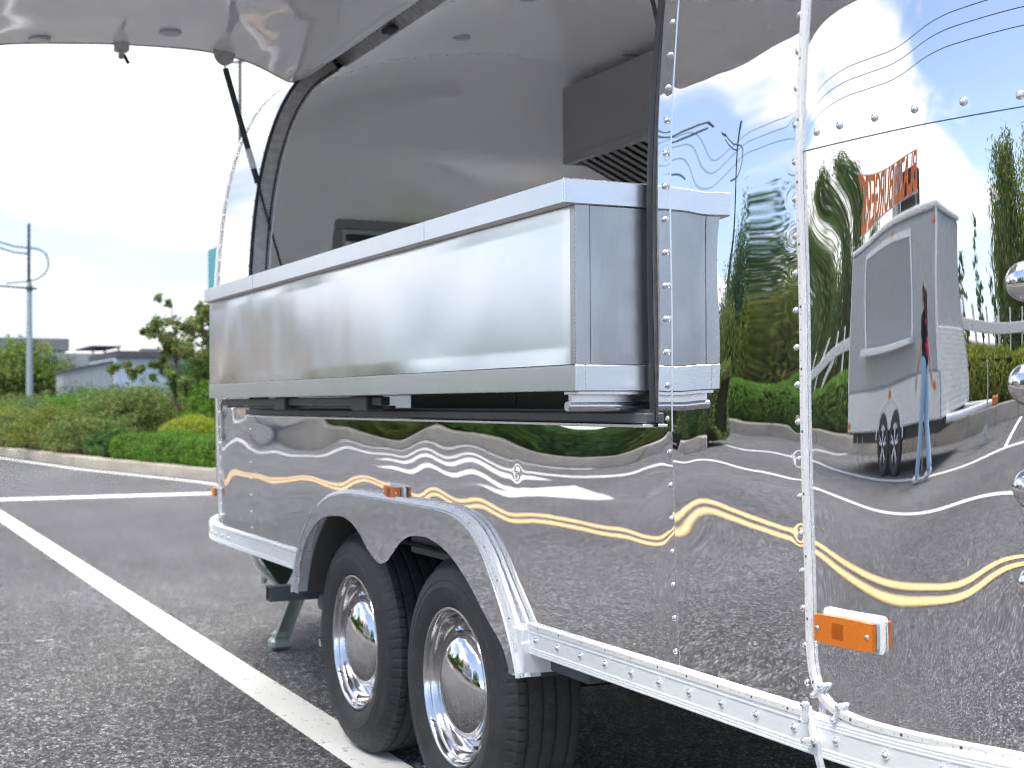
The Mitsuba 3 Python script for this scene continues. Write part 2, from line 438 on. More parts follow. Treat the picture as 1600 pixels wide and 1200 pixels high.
H_FRONT = np.array([[-383,-598,-718,-451,-38,-45,21,119,375,377,139,-124,-6],[-359,-588,-760,-443,11,36,109,166,412,420,232,-89,-107],[-323,-558,-721,-410,-19,98,195,382,379,430,420,-7,-49],[-272,-504,-673,-444,-103,-2,143,285,289,184,318,31,26],[-206,-417,-643,-401,-100,-49,95,205,190,149,-12,-121,-117],[-132,-263,-469,-205,-4,-5,87,140,15,-23,-104,-384,-416],[-58,-26,-15,76,124,123,73,111,31,-32,-189,-325,-295],[8,194,401,405,425,128,48,-117,-114,-87,-269,-257,-268],[63,284,510,568,568,142,146,-109,-186,-136,-252,-260,-249],[103,294,473,541,493,207,127,-68,-164,-158,-215,-234,-228],[130,280,414,469,408,229,106,-39,-130,-156,-188,-207,-208],[147,263,364,403,349,224,97,-21,-104,-145,-170,-185,-191],[156,250,328,356,311,211,94,-11,-88,-133,-157,-171,-178],[162,240,304,325,286,200,93,-5,-78,-125,-149,-162,-170]]) / 10.0

# ------------------------------------------------------------------ the trailer's outline
# cross-section of the near wall: y (inwards) against height; the ends are this section turned about an upright axis
PZ = np.array([.45, .6, .8, 1.0, 1.2, 1.35, 1.5, 1.65, 1.8, 1.97, 2.07, 2.16, 2.23, 2.29, 2.35, 2.42, 2.49, 2.55, 2.60])
PY = np.array([-.035, -.041, -.048, -.0545, -.059, -.0605, -.058, -.049, -.033, .000, .03, .068, .110, .163, .245, .36, .51, .69, .94])
YP = CubicSpline(PZ, PY)
X_REAR, X_JOINT, X_SEAM, X_TRIM, MID = -5.459, -5.0, -2.142, -1.757, 1.28


class Dents:
    """how far a hand-beaten panel lies off its true shape, metres, as a smooth spline over (x, z)"""

    def __init__(s, x0, x1, z0, z1, H, fade=.12):
        s.fade = fade
        s.b, s.H = (x0, x1, z0, z1), np.array(H, float) * 1e-4
        nx, nz = s.H.shape
        s.tx = np.r_[[x0] * 3, np.linspace(x0, x1, nx - 2), [x1] * 3]
        s.tz = np.r_[[z0] * 3, np.linspace(z0, z1, nz - 2), [z1] * 3]

    def __call__(s, x, z):
        x0, x1, z0, z1 = s.b
        A = BSpline.design_matrix(np.clip(x, x0 + 1e-9, x1 - 1e-9), s.tx, 3)
        B = BSpline.design_matrix(np.clip(z, z0 + 1e-9, z1 - 1e-9), s.tz, 3)
        h = np.asarray(A @ s.H @ B.T.toarray())
        fade = 1 - np.clip((z - z1) / s.fade, 0, 1)
        return h * (fade * fade * (3 - 2 * fade))[None, :]


D_LOW = Dents(X_REAR, X_SEAM, .5, 1.03, H_LOW)
D_SIDE = Dents(X_SEAM, X_TRIM, .5, 2.36, H_SIDE)
D_FRONT = Dents(X_TRIM, -1.10, .45, 1.46, H_FRONT, .6)


def ripple(x, z, amp, lx, lz, seed):
    X, Z = np.meshgrid(x, z, indexing='ij')
    p = np.stack([X / lx, Z / lz, X * 0 + seed], -1)
    return amp * ((meshkit.noise(p, seed) - .5) + .5 * (meshkit.noise(p * 2.03, seed + 1) - .5))


def dimples(x, z, spots, a=.00014, s=.009):
    h = np.zeros((len(x), len(z)))
    for (u, v) in spots:
        h += a * np.exp(-((x - u) ** 2) / (2 * s * s))[:, None] * np.exp(-((z - v) ** 2) / (2 * s * s))[None, :]
    return h


def wall_y(x, z):
    """y of the skin at scalar x, z"""
    x, z = float(x), float(z)
    ax, az = np.array([x]), np.array([z])
    if x > X_TRIM:
        q = min(x - X_TRIM, 1.25)
        r = MID - float(YP(z))
        return MID - math.sqrt(r * r - q * q) + float(D_FRONT(ax, az)[0, 0]) * (x < -1.1)
    d = D_SIDE if x > X_SEAM else D_LOW
    return float(YP(z)) + float(d(ax, az)[0, 0]) * (1 if (x > X_SEAM or z < 1.15) else 0)


def heights(z0, z1, step):
    """sample heights; above 2.3 they crowd together so that the flat roof is sampled evenly"""
    z = list(np.arange(z0, min(z1, 2.30), step))
    if z1 > 2.3:
        fine = np.linspace(2.3, min(z1, 2.6), 400)
        yy = YP(fine)
        ln = np.r_[0, np.cumsum(np.hypot(np.diff(fine), np.diff(yy)))]
        z += list(np.interp(np.arange(0, ln[-1], max(step, .01)), ln, fine))
    return np.array(z + [min(z1, 2.6)])


def skin_flat(x, z, h, close=False):
    X, Z = np.meshgrid(x, z, indexing='ij')
    Y = YP(Z) + h
    V = np.stack([X, Y, Z], -1)
    if close:
        top = np.stack([x, np.full(len(x), MID), np.full(len(x), 2.63)], -1)[:, None]
        mid = np.stack([x, np.full(len(x), 1.10), np.full(len(x), 2.62)], -1)[:, None]
        V = np.concatenate([V, mid, top], 1)
    return gridmesh(V)


RIVET_Z = np.arange(.6, 2.3, .0605)
TRIM_Z = np.arange(.612, 2.3, .0585)
spots_seam = [(-2.155, z) for z in RIVET_Z]
spots_trim = [(-1.772, z) for z in TRIM_Z]
seam_rivets = [(-1.718, 1.457), (-1.667, 1.458), (-1.595, 1.457), (-1.521, 1.456), (-1.443, 1.453), (-1.363, 1.448), (-1.28, 1.448), (-1.20, 1.448)]

trailer = thing('food_trailer', 'mirror-polished riveted aluminium food trailer with its serving hatch raised and a steel counter folded out', 'food trailer')

# wheel arch outline (x, z), outer edge of the skirt and its scalloped lower edge
ARCH = [(-4.40, .44), (-4.345, .56), (-4.25, .66), (-4.13, .735), (-3.99, .775), (-3.84, .789), (-3.60, .790), (-3.40, .790), (-3.20, .789), (-3.09, .782), (-3.00, .760), (-2.925, .715), (-2.86, .650), (-2.80, .575), (-2.755, .500), (-2.735, .452)]
SCALLOP = [(-2.79, .452), (-2.815, .50), (-2.90, .560), (-3.00, .632), (-3.09, .680), (-3.17, .705), (-3.26, .716), (-3.345, .711), (-3.42, .690), (-3.485, .655), (-3.535, .627), (-3.587, .615), (-3.64, .627), (-3.69, .650), (-3.745, .684), (-3.82, .712), (-3.90, .722), (-3.99, .717), (-4.09, .700), (-4.18, .664), (-4.27, .600), (-4.335, .510), (-4.355, .44)]


def smooth_line(pts, n=120):
    P = np.array(pts, float)
    t = np.r_[0, np.cumsum(np.linalg.norm(np.diff(P, axis=0), axis=1))]
    tt = np.linspace(0, t[-1], n)
    from scipy.interpolate import PchipInterpolator
    return np.stack([PchipInterpolator(t, P[:, k])(tt) for k in range(P.shape[1])], 1)


arch_line, scallop_line = smooth_line(ARCH, 130), smooth_line(SCALLOP, 160)

# --- skin panels
x = np.linspace(X_JOINT, X_SEAM, 410)
z = np.arange(.552, 1.0121, .0065)
h = D_LOW(x, z) + ripple(x, z, .000008, .05, .05, 3) + dimples(x, z, [s for s in spots_seam if s[1] < 1.0]) + dimples(x, z, [(-2.79, .897)], .0002, .012)
m = skin_flat(x, z, h)
hole = Polygon(np.vstack([arch_line[2:-2] + [0, -.012], [[-2.76, .3], [-4.4, .3]]])).buffer(0)
cen = m.triangles_center
m.update_faces(~shapely.contains_xy(hole, cen[:, 0], cen[:, 2]))
part(trailer, 'lower_skin_panel', m, 'mirror_skin', True)
x = np.linspace(X_REAR, X_JOINT, 70)
z = heights(.552, 2.6, .0075)
h = D_LOW(x, z) * (z < 1.2)[None, :] + ripple(x, z, .0004, .25, .4, 21)
part(trailer, 'rear_skin_panel', skin_flat(x, z, h, True), 'mirror_skin', True)
x = np.linspace(X_SEAM, X_TRIM, 96)
z = heights(.552, 2.6, .0048)
h = D_SIDE(x, z) + ripple(x, z, .000008, .06, .045, 31) + dimples(x, z, spots_trim) - .0008
part(trailer, 'side_skin_panel', skin_flat(x, z, h, True), 'mirror_skin', True)
x = np.linspace(X_JOINT, X_SEAM, 60)
ROOF = skin_flat(x, heights(2.362, 2.6, .02), 0, True)
# narrow riveted strip beside the opening
x = np.linspace(-2.186, X_SEAM + .001, 14)
z = heights(1.0, 2.35, .005)
h = np.repeat(D_SIDE(np.array([X_SEAM]), z), len(x), 0) + ripple(x, z, .0003, .3, .2, 41) - .0022 + dimples(x, z, spots_seam, .0002, .008)
js = part(trailer, 'jamb_strip', skin_flat(x, z, h), 'mirror_skin', True)


# folded edge that closes the step at the panel joint
zf = np.arange(.552, 1.02, .01)
ea, eb = YP(zf) + D_LOW(np.array([X_SEAM]), zf)[0], YP(zf) + D_SIDE(np.array([X_SEAM]), zf)[0] - .0008
fold = np.stack([np.stack([np.full(len(zf), X_SEAM - .0004), np.minimum(ea, eb) - .0003, zf], 1), np.stack([np.full(len(zf), X_SEAM + .0006), np.maximum(ea, eb) + .001, zf], 1)], 0)
part(trailer, 'joint_fold', gridmesh(fold), 'rivet_metal')
zf = np.arange(1.0, 2.35, .01)
eb = YP(zf) + D_SIDE(np.array([X_SEAM]), zf)[0]
fold = np.stack([np.stack([np.full(len(zf), X_SEAM + .0012), eb - .0026, zf], 1), np.stack([np.full(len(zf), X_SEAM + .0014), eb + .002, zf], 1)], 0)
part(trailer, 'joint_fold', gridmesh(fold), 'rivet_metal')


def skin_round(z, phi, xc, sgn, h=None):
    R = MID - YP(z)[None, :]
    X = xc + sgn * R * np.sin(phi)[:, None]
    Y = MID - R * np.cos(phi)[:, None]
    if h is not None:
        Y = Y + h(X, z)
    V = np.stack([X, Y, np.broadcast_to(z[None, :], X.shape)], -1)
    top = np.stack([np.full(len(phi), xc), np.full(len(phi), MID), np.full(len(phi), 2.63)], -1)[:, None]
    return V, top


def front_dents(X, z, extra=0.0):
    out = np.zeros_like(X)
    xr = np.linspace(X_TRIM, -1.10, 260)
    tab = D_FRONT(xr, z) + dimples(xr, z, seam_rivets, .00022, .012)
    tab += ripple(xr, z, .000006, .06, .06, 51)
    fade = np.clip((-1.12 - xr) / .10, 0, 1)
    tab *= fade[:, None]
    for j in range(len(z)):
        out[:, j] = np.interp(X[:, j], xr, tab[:, j], right=0.0)
    return out + extra


phi = np.r_[np.linspace(0, .50, 150), np.linspace(.505, math.pi / 2, 60)]
z = np.arange(.552, 1.4465, .0045)
V, _ = skin_round(z, phi, X_TRIM, 1, front_dents)
part(trailer, 'front_lower_skin_panel', gridmesh(V), 'mirror_skin', True)
z = heights(1.4445, 2.6, .006)
V, top = skin_round(z, phi, X_TRIM, 1, lambda X, z: front_dents(X, z, -.0012))
part(trailer, 'front_upper_skin_panel', gridmesh(np.concatenate([V, top], 1)), 'mirror_skin', True)
V, top = skin_round(heights(.5, 2.6, .03), np.linspace(math.pi / 2, math.pi, 40), X_TRIM, 1)
part(trailer, 'front_far_skin_panel', gridmesh(np.concatenate([V, top], 1)), 'mirror_skin', True)
V, top = skin_round(heights(.5, 2.6, .03), np.linspace(0, math.pi, 70), X_REAR, -.6)
part(trailer, 'rear_end_skin', gridmesh(np.concatenate([V, top], 1)), 'mirror_skin', True)
z = heights(.5, 2.6, .03)
x = np.linspace(X_REAR, X_TRIM, 60)
X, Z = np.meshgrid(x, z, indexing='ij')
V = np.concatenate([np.stack([X, 2 * MID - YP(Z), Z], -1), np.stack([x, np.full(60, MID), np.full(60, 2.63)], -1)[:, None]], 1)
m = gridmesh(V)


def cut_open(m):
    """cuts the far-side door and the roof light out of a shell"""
    c = m.triangles_center
    door = (c[:, 0] > -4.4) & (c[:, 0] < -2.3) & (c[:, 1] > 2.2) & (c[:, 2] < 2.1) & (c[:, 2] > .62)
    light = (c[:, 0] > -4.1) & (c[:, 0] < -2.4) & (c[:, 1] > .93) & (c[:, 1] < 1.63) & (c[:, 2] > 2.4)
    m.update_faces(~(door | light))
    return m


part(trailer, 'far_side_skin', cut_open(m), 'mirror_skin', True)

part(trailer, 'roof_skin_panel', cut_open(ROOF), 'mirror_skin', True)

# --- lining of the inside
zz = np.r_[np.linspace(.62, 2.3, 60), np.interp(np.linspace(0, 1, 40), np.linspace(0, 1, 300) ** .6, np.linspace(2.3, 2.6, 300))]
outl = np.stack([YP(zz), zz], 1)
outl = np.vstack([outl, [[1.1, 2.62], [MID, 2.63]]])
tg = np.gradient(outl, axis=0)
nrm = np.stack([tg[:, 1], -tg[:, 0]], 1)
nrm /= np.linalg.norm(nrm, axis=1)[:, None]
inner = outl + .055 * nrm
keep = np.r_[True, np.diff(inner[:, 0]) > -.02] & (inner[:, 0] <= MID)
inner = inner[keep]
inner = np.vstack([inner, [[MID, 2.575]]])
full = np.vstack([inner, np.c_[2 * MID - inner[::-1][1:, 0], inner[::-1][1:, 1]]])


def extrude_x(prof, x):
    X = np.repeat(np.asarray(x)[:, None], len(prof), 1)
    return gridmesh(np.stack([X, np.broadcast_to(prof[:, 0], X.shape), np.broadcast_to(prof[:, 1], X.shape)], -1))


cut = np.searchsorted(inner[:, 1], 2.315)
part(trailer, 'ceiling_lining', cut_open(extrude_x(full[cut:], np.linspace(X_REAR, X_TRIM, 60))), 'interior_liner', True)
part(trailer, 'rear_wall_lining', extrude_x(inner[:cut + 1], np.linspace(X_REAR, -4.915, 8)), 'interior_liner', True)
part(trailer, 'front_wall_lining', extrude_x(inner[:cut + 1], np.linspace(-2.245, X_TRIM, 8)), 'interior_liner', True)
low = np.searchsorted(inner[:, 1], 1.0)
arch_top = np.searchsorted(inner[:, 1], .82)
for a, b, c in ((-4.915, -4.42, 0), (-4.42, -2.72, arch_top), (-2.72, -2.245, 0)):
    part(trailer, 'counter_wall_lining', extrude_x(inner[c:low], np.linspace(a, b, 4)), 'interior_liner', True)
for xc, sg, nm in ((X_REAR, -.6, 'rear_end_lining'), (X_TRIM, 1, 'front_end_lining')):
    ph = np.linspace(0, math.pi, 60)
    R = MID - inner[:, 0]
    V = np.stack([xc + sg * np.sin(ph)[:, None] * R, MID - np.cos(ph)[:, None] * R, np.broadcast_to(inner[:, 1], (60, len(R)))], -1)
    pp = V * [3.0, 3.0, 2.0]
    V[:, :, 0] += .0025 * (meshkit.noise(pp, 91) - .5) * np.sin(ph)[:, None]
    part(trailer, nm, gridmesh(V), 'interior_liner', True)
stad = shapely.union_all([shapely.box(X_REAR, .0, X_TRIM, 2.56), Point(X_REAR, MID).buffer(1.25), Point(X_TRIM, MID).buffer(1.25)])
part(trailer, 'floor', slab(stad.difference(shapely.box(-4.42, -.2, -2.72, .36)), .50, .62), 'interior_liner')

dotm = trimesh.creation.icosphere(1, .0042)
seam = inner[np.r_[0, np.cumsum(np.linalg.norm(np.diff(inner, axis=0), axis=1))] > 1.85]
ln = np.r_[0, np.cumsum(np.linalg.norm(np.diff(seam, axis=0), axis=1))]
dd = np.arange(.02, ln[-1], .075)
part(trailer, 'lining_rivets', cat([at(dotm, trimesh.transformations.translation_matrix([xx, np.interp(t, ln, seam[:, 0]), np.interp(t, ln, seam[:, 1])])) for t in dd for xx in (X_REAR, -4.25)]), 'rivet_metal', kind='stuff')
part(trailer, 'lining_joint', cat([tube(np.c_[np.full(len(seam), xx), seam + [0, .0012]], .0022, 5) for xx in (X_REAR + .02, -4.23)]), 'hood_steel')
# lamps let into the ceiling
dl = lathe([(0, .004), (.030, .004), (.036, .0035), (.038, 0), (.038, -.006)], 28)
dl.apply_transform(trimesh.transformations.rotation_matrix(math.pi / 2, [1, 0, 0]))
DL = mikit.ply(dl, 'lamp_disc', 30)
for dx in (-5.70, -5.10, -4.50, -3.90, -3.30, -2.70):
    for dy in (.842, 1.632):
        zc = np.interp(dy if dy < MID else 2 * MID - dy, inner[:, 0], inner[:, 1])
        part(trailer, 'ceiling_lamp', {**DL, 'to_world': T().translate([dx, dy, zc - .004])}, 'lamp_disc')

# extractor hood with a row of filter slats
hood = f'{trailer}__range_hood'
COUNT[hood] = 1
scene[hood] = mikit.ply(cat([box(-5.655, -3.2, 1.60, 1.615, 2.185, 2.50), box(-5.655, -5.64, 1.615, 2.40, 2.15, 2.50), box(-5.655, -3.2, 1.595, 1.64, 2.15, 2.185, .006)]), 'hood_steel')
slat = box(-.021, .021, 0, .72, -.004, .004, .002)
slope = math.atan2(-.30, .70)
for k in range(34):
    M = T().translate([-5.58 + k * .068, 1.66, 2.165]).rotate([1, 0, 0], math.degrees(slope)).rotate([0, 1, 0], 14)
    part(hood, 'filter_slat', {**(SLAT if k else (SLAT := mikit.ply(slat, 'hood_steel'))), 'to_world': M}, 'hood_steel')
m = box(-5.63, -3.2, 1.66, 2.40, -.02, -.012)
m.apply_translation([0, -1.66, 0])
m.apply_transform(trimesh.transformations.rotation_matrix(slope, [1, 0, 0]))
m.apply_translation([0, 1.66, 2.19])
part(hood, 'filter_back', m, 'dark_gap')

# window in the rounded rear end
win = f'{trailer}__rear_window'
wy0, wy1, wz0, wz1, wx = .640, 1.50, 1.42, 1.905, -6.10
scene[win] = mikit.ply(cat([box(wx - .06, wx, wy0, wy1, wz1 - .045, wz1, .006), box(wx - .06, wx, wy0, wy0 + .045, wz0, wz1 - .046, .006), box(wx - .06, wx, wy1 - .045, wy1, wz0, wz1 - .046, .006), box(wx - .06, wx, wy0 + .046, wy1 - .046, wz0, wz0 + .045, .006)]), 'window_frame_metal')
part(win, 'inner_frame', cat([box(wx - .06, wx - .012, wy0 + .047, wy1 - .047, wz1 - .066, wz1 - .047), box(wx - .06, wx - .012, wy0 + .047, wy0 + .066, wz0 + .047, wz1 - .067)]), 'hood_steel')
part(win, 'blind', box(wx - .05, wx - .025, wy0 + .068, wy1 - .048, wz1 - .10, wz1 - .068), 'black_metal')
part(win, 'pane', box(wx - .055, wx - .04, wy0 + .05, wy1 - .05, wz0 + .05, wz1 - .09), 'window_pane')

# --- frame of the opening: jamb bands, black gaskets, head strip, sill
pz = np.r_[np.linspace(1.015, 2.2, 50), np.linspace(2.21, 2.35, 18)]
pj = np.stack([YP(pz), pz], 1)
tg = np.gradient(pj, axis=0)
nj = np.stack([tg[:, 1], -tg[:, 0]], 1)
nj /= np.linalg.norm(nj, axis=1)[:, None]
for xx, nm in ((-4.97, 'far_jamb'), (-2.19, 'near_jamb')):
    sg = 1 if nm == 'far_jamb' else -1
    V = np.stack([np.stack([np.full(len(pj), xx), pj[:, 0] - .004 * nj[:, 0], pj[:, 1] - .004 * nj[:, 1]], 1),
                  np.stack([np.full(len(pj), xx + sg * .004), pj[:, 0] + .006 * nj[:, 0], pj[:, 1] + .006 * nj[:, 1]], 1),
                  np.stack([np.full(len(pj), xx + sg * .012), pj[:, 0] + .052 * nj[:, 0], pj[:, 1] + .052 * nj[:, 1]], 1),
                  np.stack([np.full(len(pj), xx + sg * .05), pj[:, 0] + .056 * nj[:, 0], pj[:, 1] + .056 * nj[:, 1]], 1)], 0)
    part(trailer, nm, gridmesh(V), 'jamb_metal', 40)
    if nm == 'far_jamb':
        part(trailer, 'gasket', tube(np.c_[np.full(len(pj), xx + .004), pj - .002 * nj], .0065, 8), 'gasket_rubber', True)
        part(trailer, 'gasket', tube(np.c_[np.full(len(pj), xx + .016), pj + .054 * nj], .006, 8), 'gasket_rubber', True)
    else:
        S = [(-.010, -.004), (-.010, .0035), (-.005, .0055), (.004, .0050), (.008, .0030), (.008, -.004)]
        n3 = np.c_[np.zeros(len(pj)), -nj]
        me, _ = sweep(np.c_[np.full(len(pj), xx - .012), pj], np.tile([1.0, 0, 0], (len(pj), 1)), n3, S)
        part(trailer, 'gasket', me, 'gasket_rubber', 30)
        part(trailer, 'gasket_flap', tube(np.c_[np.full(len(pj), xx - .026), pj + .006 * nj], .005, 8), 'gasket_rubber', True)
m = gridmesh(np.array([[[xx, .240, 2.345], [xx, .262, 2.352], [xx, .305, 2.318], [xx, .312, 2.322]] for xx in np.linspace(-4.97, -2.19, 60)]))
part(trailer, 'opening_head', m, 'jamb_metal')
part(trailer, 'hinge', tube([(-4.97, .238, 2.349), (-2.19, .238, 2.349)], .007, 8), 'gasket_rubber', True)
part(trailer, 'hinge_clip', box(-4.47, -4.39, .262, .300, 2.318, 2.336, .004), 'black_metal')
sill = part(trailer, 'window_sill', cat([box(-4.968, -2.196, -.078, .03, 1.014, 1.034, .003), box(-4.968, -2.196, -.060, .03, 1.035, 1.040)]), 'grey_paint')
part(sill, 'drip_edge', box(-4.968, -2.196, -.0835, -.05, 1.0065, 1.0125, .001), 'rivet_metal')

# --- hatch, raised
hl = smooth_line([(.25, 2.338), (.20, 2.296), (.15, 2.262), (.095, 2.243), (.05, 2.258), (.012, 2.274), (-.072, 2.303), (-.166, 2.319), (-.27, 2.325), (-.495, 2.318), (-.711, 2.299), (-.919, 2.272), (-1.0, 2.250), (-1.06, 2.215)], 90)
hatch = f'{trailer}__hatch'
hx = np.linspace(-4.968, -2.20, 150)
X = np.repeat(hx[:, None], len(hl), 1)
s_ = np.linspace(0, 1, len(hl))
pp = np.stack([X * 2.2, np.broadcast_to(s_ * 3.2, X.shape), X * 0 + 2], -1)
dz = .006 * (meshkit.noise(pp, 71) - .5) + .0035 * (meshkit.noise(pp * 2.1, 72) - .5)
edge = np.minimum(np.minimum((X - hx[0]) / .12, (hx[-1] - X) / .12), 1)
V = np.stack([X, np.broadcast_to(hl[:, 0], X.shape), hl[:, 1][None] + dz * edge], -1)
labels[hatch] = {'label': 'raised serving hatch with glossy pale grey underside'}
part(hatch, 'inner_lining', gridmesh(V), 'hatch_liner', True)
up = hl + np.c_[np.zeros(len(hl)), np.interp(s_, [0, .12, 1], [.012, .07, .045])]
V2 = np.stack([X, np.broadcast_to(up[:, 0], X.shape), np.broadcast_to(up[:, 1], X.shape)], -1)
part(hatch, 'outer_skin', gridmesh(V2), 'mirror_skin', True)
rim = [np.stack([V[0], V2[0]], 0), np.stack([V[-1], V2[-1]], 0), np.stack([V[:, -1], V2[:, -1]], 0)]
part(hatch, 'edge_trim', cat([gridmesh(r) for r in rim] + [tube(np.c_[np.full(len(hl), hx[0] - .002), hl], .004, 6)]), 'jamb_metal')


def liner_z(y):
    return float(np.interp(-y, -hl[:, 0], hl[:, 1]))


for (dx, dy) in ((-4.90, -.80), (-4.75, -.395), (-4.18, -.39), (-4.18, -.86), (-3.55, -.62), (-2.95, -.62), (-2.45, -.62), (-3.55, -.2), (-2.95, -.2)):
    dx = max(dx, -4.90)
    part(hatch, 'hatch_lamp', {**DL, 'to_world': T().translate([dx, dy, liner_z(dy) - .006])}, 'lamp_disc')
latch = cat([box(-4.975, -4.935, -.545, -.495, 2.285, 2.325, .006), box(-4.968, -4.945, -.53, -.51, 2.262, 2.290, .004)])
part(hatch, 'latch', latch, 'jamb_metal')
part(hatch, 'latch_pin', tube([(-4.952, -.512, 2.275), (-4.95, -.497, 2.246)], .006, 8), 'black_metal')
a = np.linspace(math.pi, 2 * math.pi, 24)
plate = Polygon(np.vstack([np.c_[-.165 + .040 * np.cos(a), 2.318 + .052 * np.sin(a)], [[-.125, 2.33], [-.205, 2.33]]]))
m = trimesh.creation.extrude_polygon(plate, .004, engine='earcut')
m.vertices = np.c_[m.vertices[:, 2] - 4.925, m.vertices[:, 0], m.vertices[:, 1]]
part(hatch, 'strut_bracket', m, 'jamb_metal')
dots = []
tiny = trimesh.creation.icosphere(1, .0032)
for k in range(70):
    xx = -4.95 + k * .04
    for yy in (.215,):
        dots.append(at(tiny, trimesh.transformations.translation_matrix([xx, yy, liner_z(yy) - .001])))
part(hatch, 'hinge_rivets', cat(dots), 'gasket_rubber', kind='stuff')

# --- gas struts
def gas_strut(p0, p1, cut, band):
    """p0 lower (rod end), p1 upper (cylinder end)"""
    p0, p1 = np.array(p0, float), np.array(p1, float)
    k = part(trailer, 'gas_strut', tube([p1 + (p0 - p1) * .015, p1 + (p0 - p1) * cut], .0108, 16), 'strut_paint', 40)
    part(k, 'rod', tube([p1 + (p0 - p1) * cut, p0], .0042, 10), 'black_metal', 40)
    part(k, 'eyelet', tube([p1, p1 + (p0 - p1) * .016], .004, 8), 'rivet_metal')
    if band:
        part(k, 'label_band', tube([p1 + (p0 - p1) * band[0], p1 + (p0 - p1) * band[1]], .0113, 16), 'white_plastic', 40)
        labels[k + '__label_band'] = {'label': 'white paper band round dark blue strut'}


gas_strut((-4.94, .055, 1.535), (-4.925, -.164, 2.268), .565, (.40, .495))
gas_strut((-2.235, .006, 1.66), (-2.235, -.164, 2.30), .56, None)

# --- folded-out counter
counter = f'{trailer}__counter'
labels[counter] = {'label': 'brushed stainless steel counter folded out below the hatch'}
CX0, CX1 = -4.966, -2.222
for x0, x1 in ((-4.938 - .002, -4.3008), (-4.2992, -2.8818), (-2.8802, -2.219)):
    part(counter, 'worktop_section', box(x0, x1, -.235, .50, 1.4145, 1.461, .0022), 'stainless')
x = np.linspace(CX0 + .001, CX1 - .004, 380)
z = np.linspace(1.1235, 1.4135, 60)
Xg, Zg = np.meshgrid(x, z, indexing='ij')
wav = np.clip((-3.35 - Xg) / .9, 0, 1)
pp = np.stack([Xg * 5.2, Zg * 3.0, Xg * 0], -1)
yd = (.0011 * (meshkit.noise(pp, 81) - .5) + .0009 * (meshkit.noise(pp * 2.3 + 4, 82) - .5)) * (.5 + 1.3 * wav)
pp = np.stack([Xg * 3.4, Zg * 5.0, Xg * 0 + 7], -1)
yd += .0050 * (meshkit.noise(pp, 83) - .5)
fade = np.minimum(1, np.minimum(Xg - x[0], x[-1] - Xg) / .05) * np.minimum(1, np.minimum(Zg - z[0], z[-1] - Zg) / .03)
part(counter, 'front_panel', gridmesh(np.stack([Xg, -.2085 + yd * fade, Zg], -1)), 'stainless_front', True)
yy = np.linspace(-.178, .25, 40)
z2 = np.linspace(1.1235, 1.4135, 30)
Yg, Zg = np.meshgrid(yy, z2, indexing='ij')
part(counter, 'end_panel', gridmesh(np.stack([CX1 - .0008 + .0008 * (meshkit.noise(np.stack([Yg * 9, Zg * 6, Yg * 0], -1), 84) - .5), Yg, Zg], -1)), 'stainless_end', True)
part(counter, 'corner_trim', cat([box(CX1 - .003, CX1 + .0006, -.2092, -.1795, 1.1232, 1.414, .0006), box(CX1 - .020, CX1 - .0032, -.2098, -.2075, 1.1232, 1.414, .0004)]), 'stainless_end')
part(counter, 'corner_trim', box(CX0 - .0006, CX0 + .003, -.2092, -.1795, 1.1232, 1.414, .0006), 'stainless')
part(counter, 'bottom_rail', cat([box(CX0 - .001, CX1 + .0015, -.2112, -.19, 1.0745, 1.1222, .0012), box(CX1 - .02, CX1 + .0015, -.1898, .25, 1.0745, 1.1222, .0012)]), 'stainless')
part(counter, 'carcass', box(CX0 + .004, CX1 - .006, -.186, .30, 1.078, 1.413), 'hood_steel')
part(counter, 'slide_rail', cat([box(-4.95, -3.33, -.170, -.145, 1.048, 1.070, .002), box(-4.95, -3.33, -.150, -.13, 1.040, 1.0475)]), 'black_metal')
for xc in (-4.20, -3.47):
    part(counter, 'slide_block', box(xc - .06, xc + .06, -.180, -.128, 1.034, 1.073, .004), 'gasket_rubber')
bar = part(counter, 'slide_bar', tube([(-2.262, -.205, 1.046), (-2.262, .25, 1.046)], .0095, 20), 'chrome', 40)
part(counter, 'slide_bar_flange', cat([box(-2.285, -2.230, -.2, .25, 1.068, 1.0735), box(-2.268, -2.256, -.2, .25, 1.054, 1.0675)]), 'rivet_metal')
part(bar, 'end_cap', tube([(-2.262, -.2052, 1.046), (-2.262, -.2075, 1.046)], .0088, 18), 'zinc')
part(trailer, 'cabinet_front', cat([box(-3.70, -3.02, .06, .08, .63, 1.10), box(-3.014, -2.25, .06, .08, .63, 1.10)]), 'grey_paint')

# --- ribbed belt rail, LED strips, rivets
def belt_path(x0, x1, zc, off):
    """points along the wall foot from x0 to x1 (round the front end when past the trim), with outward normals"""
    P, N = [], []
    y0 = float(YP(zc))
    for xx in np.arange(x0, min(x1, X_TRIM) + 1e-6, .02):
        P.append((xx, y0 - off, zc))
        N.append((0, -1, 0))
    if x1 > X_TRIM:
        r = MID - y0 + off
        for ph in np.arange(.015, x1 - X_TRIM, .015):
            P.append((X_TRIM + r * math.sin(ph), MID - r * math.cos(ph), zc))
            N.append((math.sin(ph), -math.cos(ph), 0))
    if x0 == X_REAR:
        r = MID - y0 + off
        pre = [((X_REAR - r * math.sin(ph), MID - r * math.cos(ph), zc), (-math.sin(ph), -math.cos(ph), 0)) for ph in np.arange(1.5, 0, -.05)]
        P, N = [p for p, _ in pre] + P, [n for _, n in pre] + N
    return np.array(P), np.array(N)


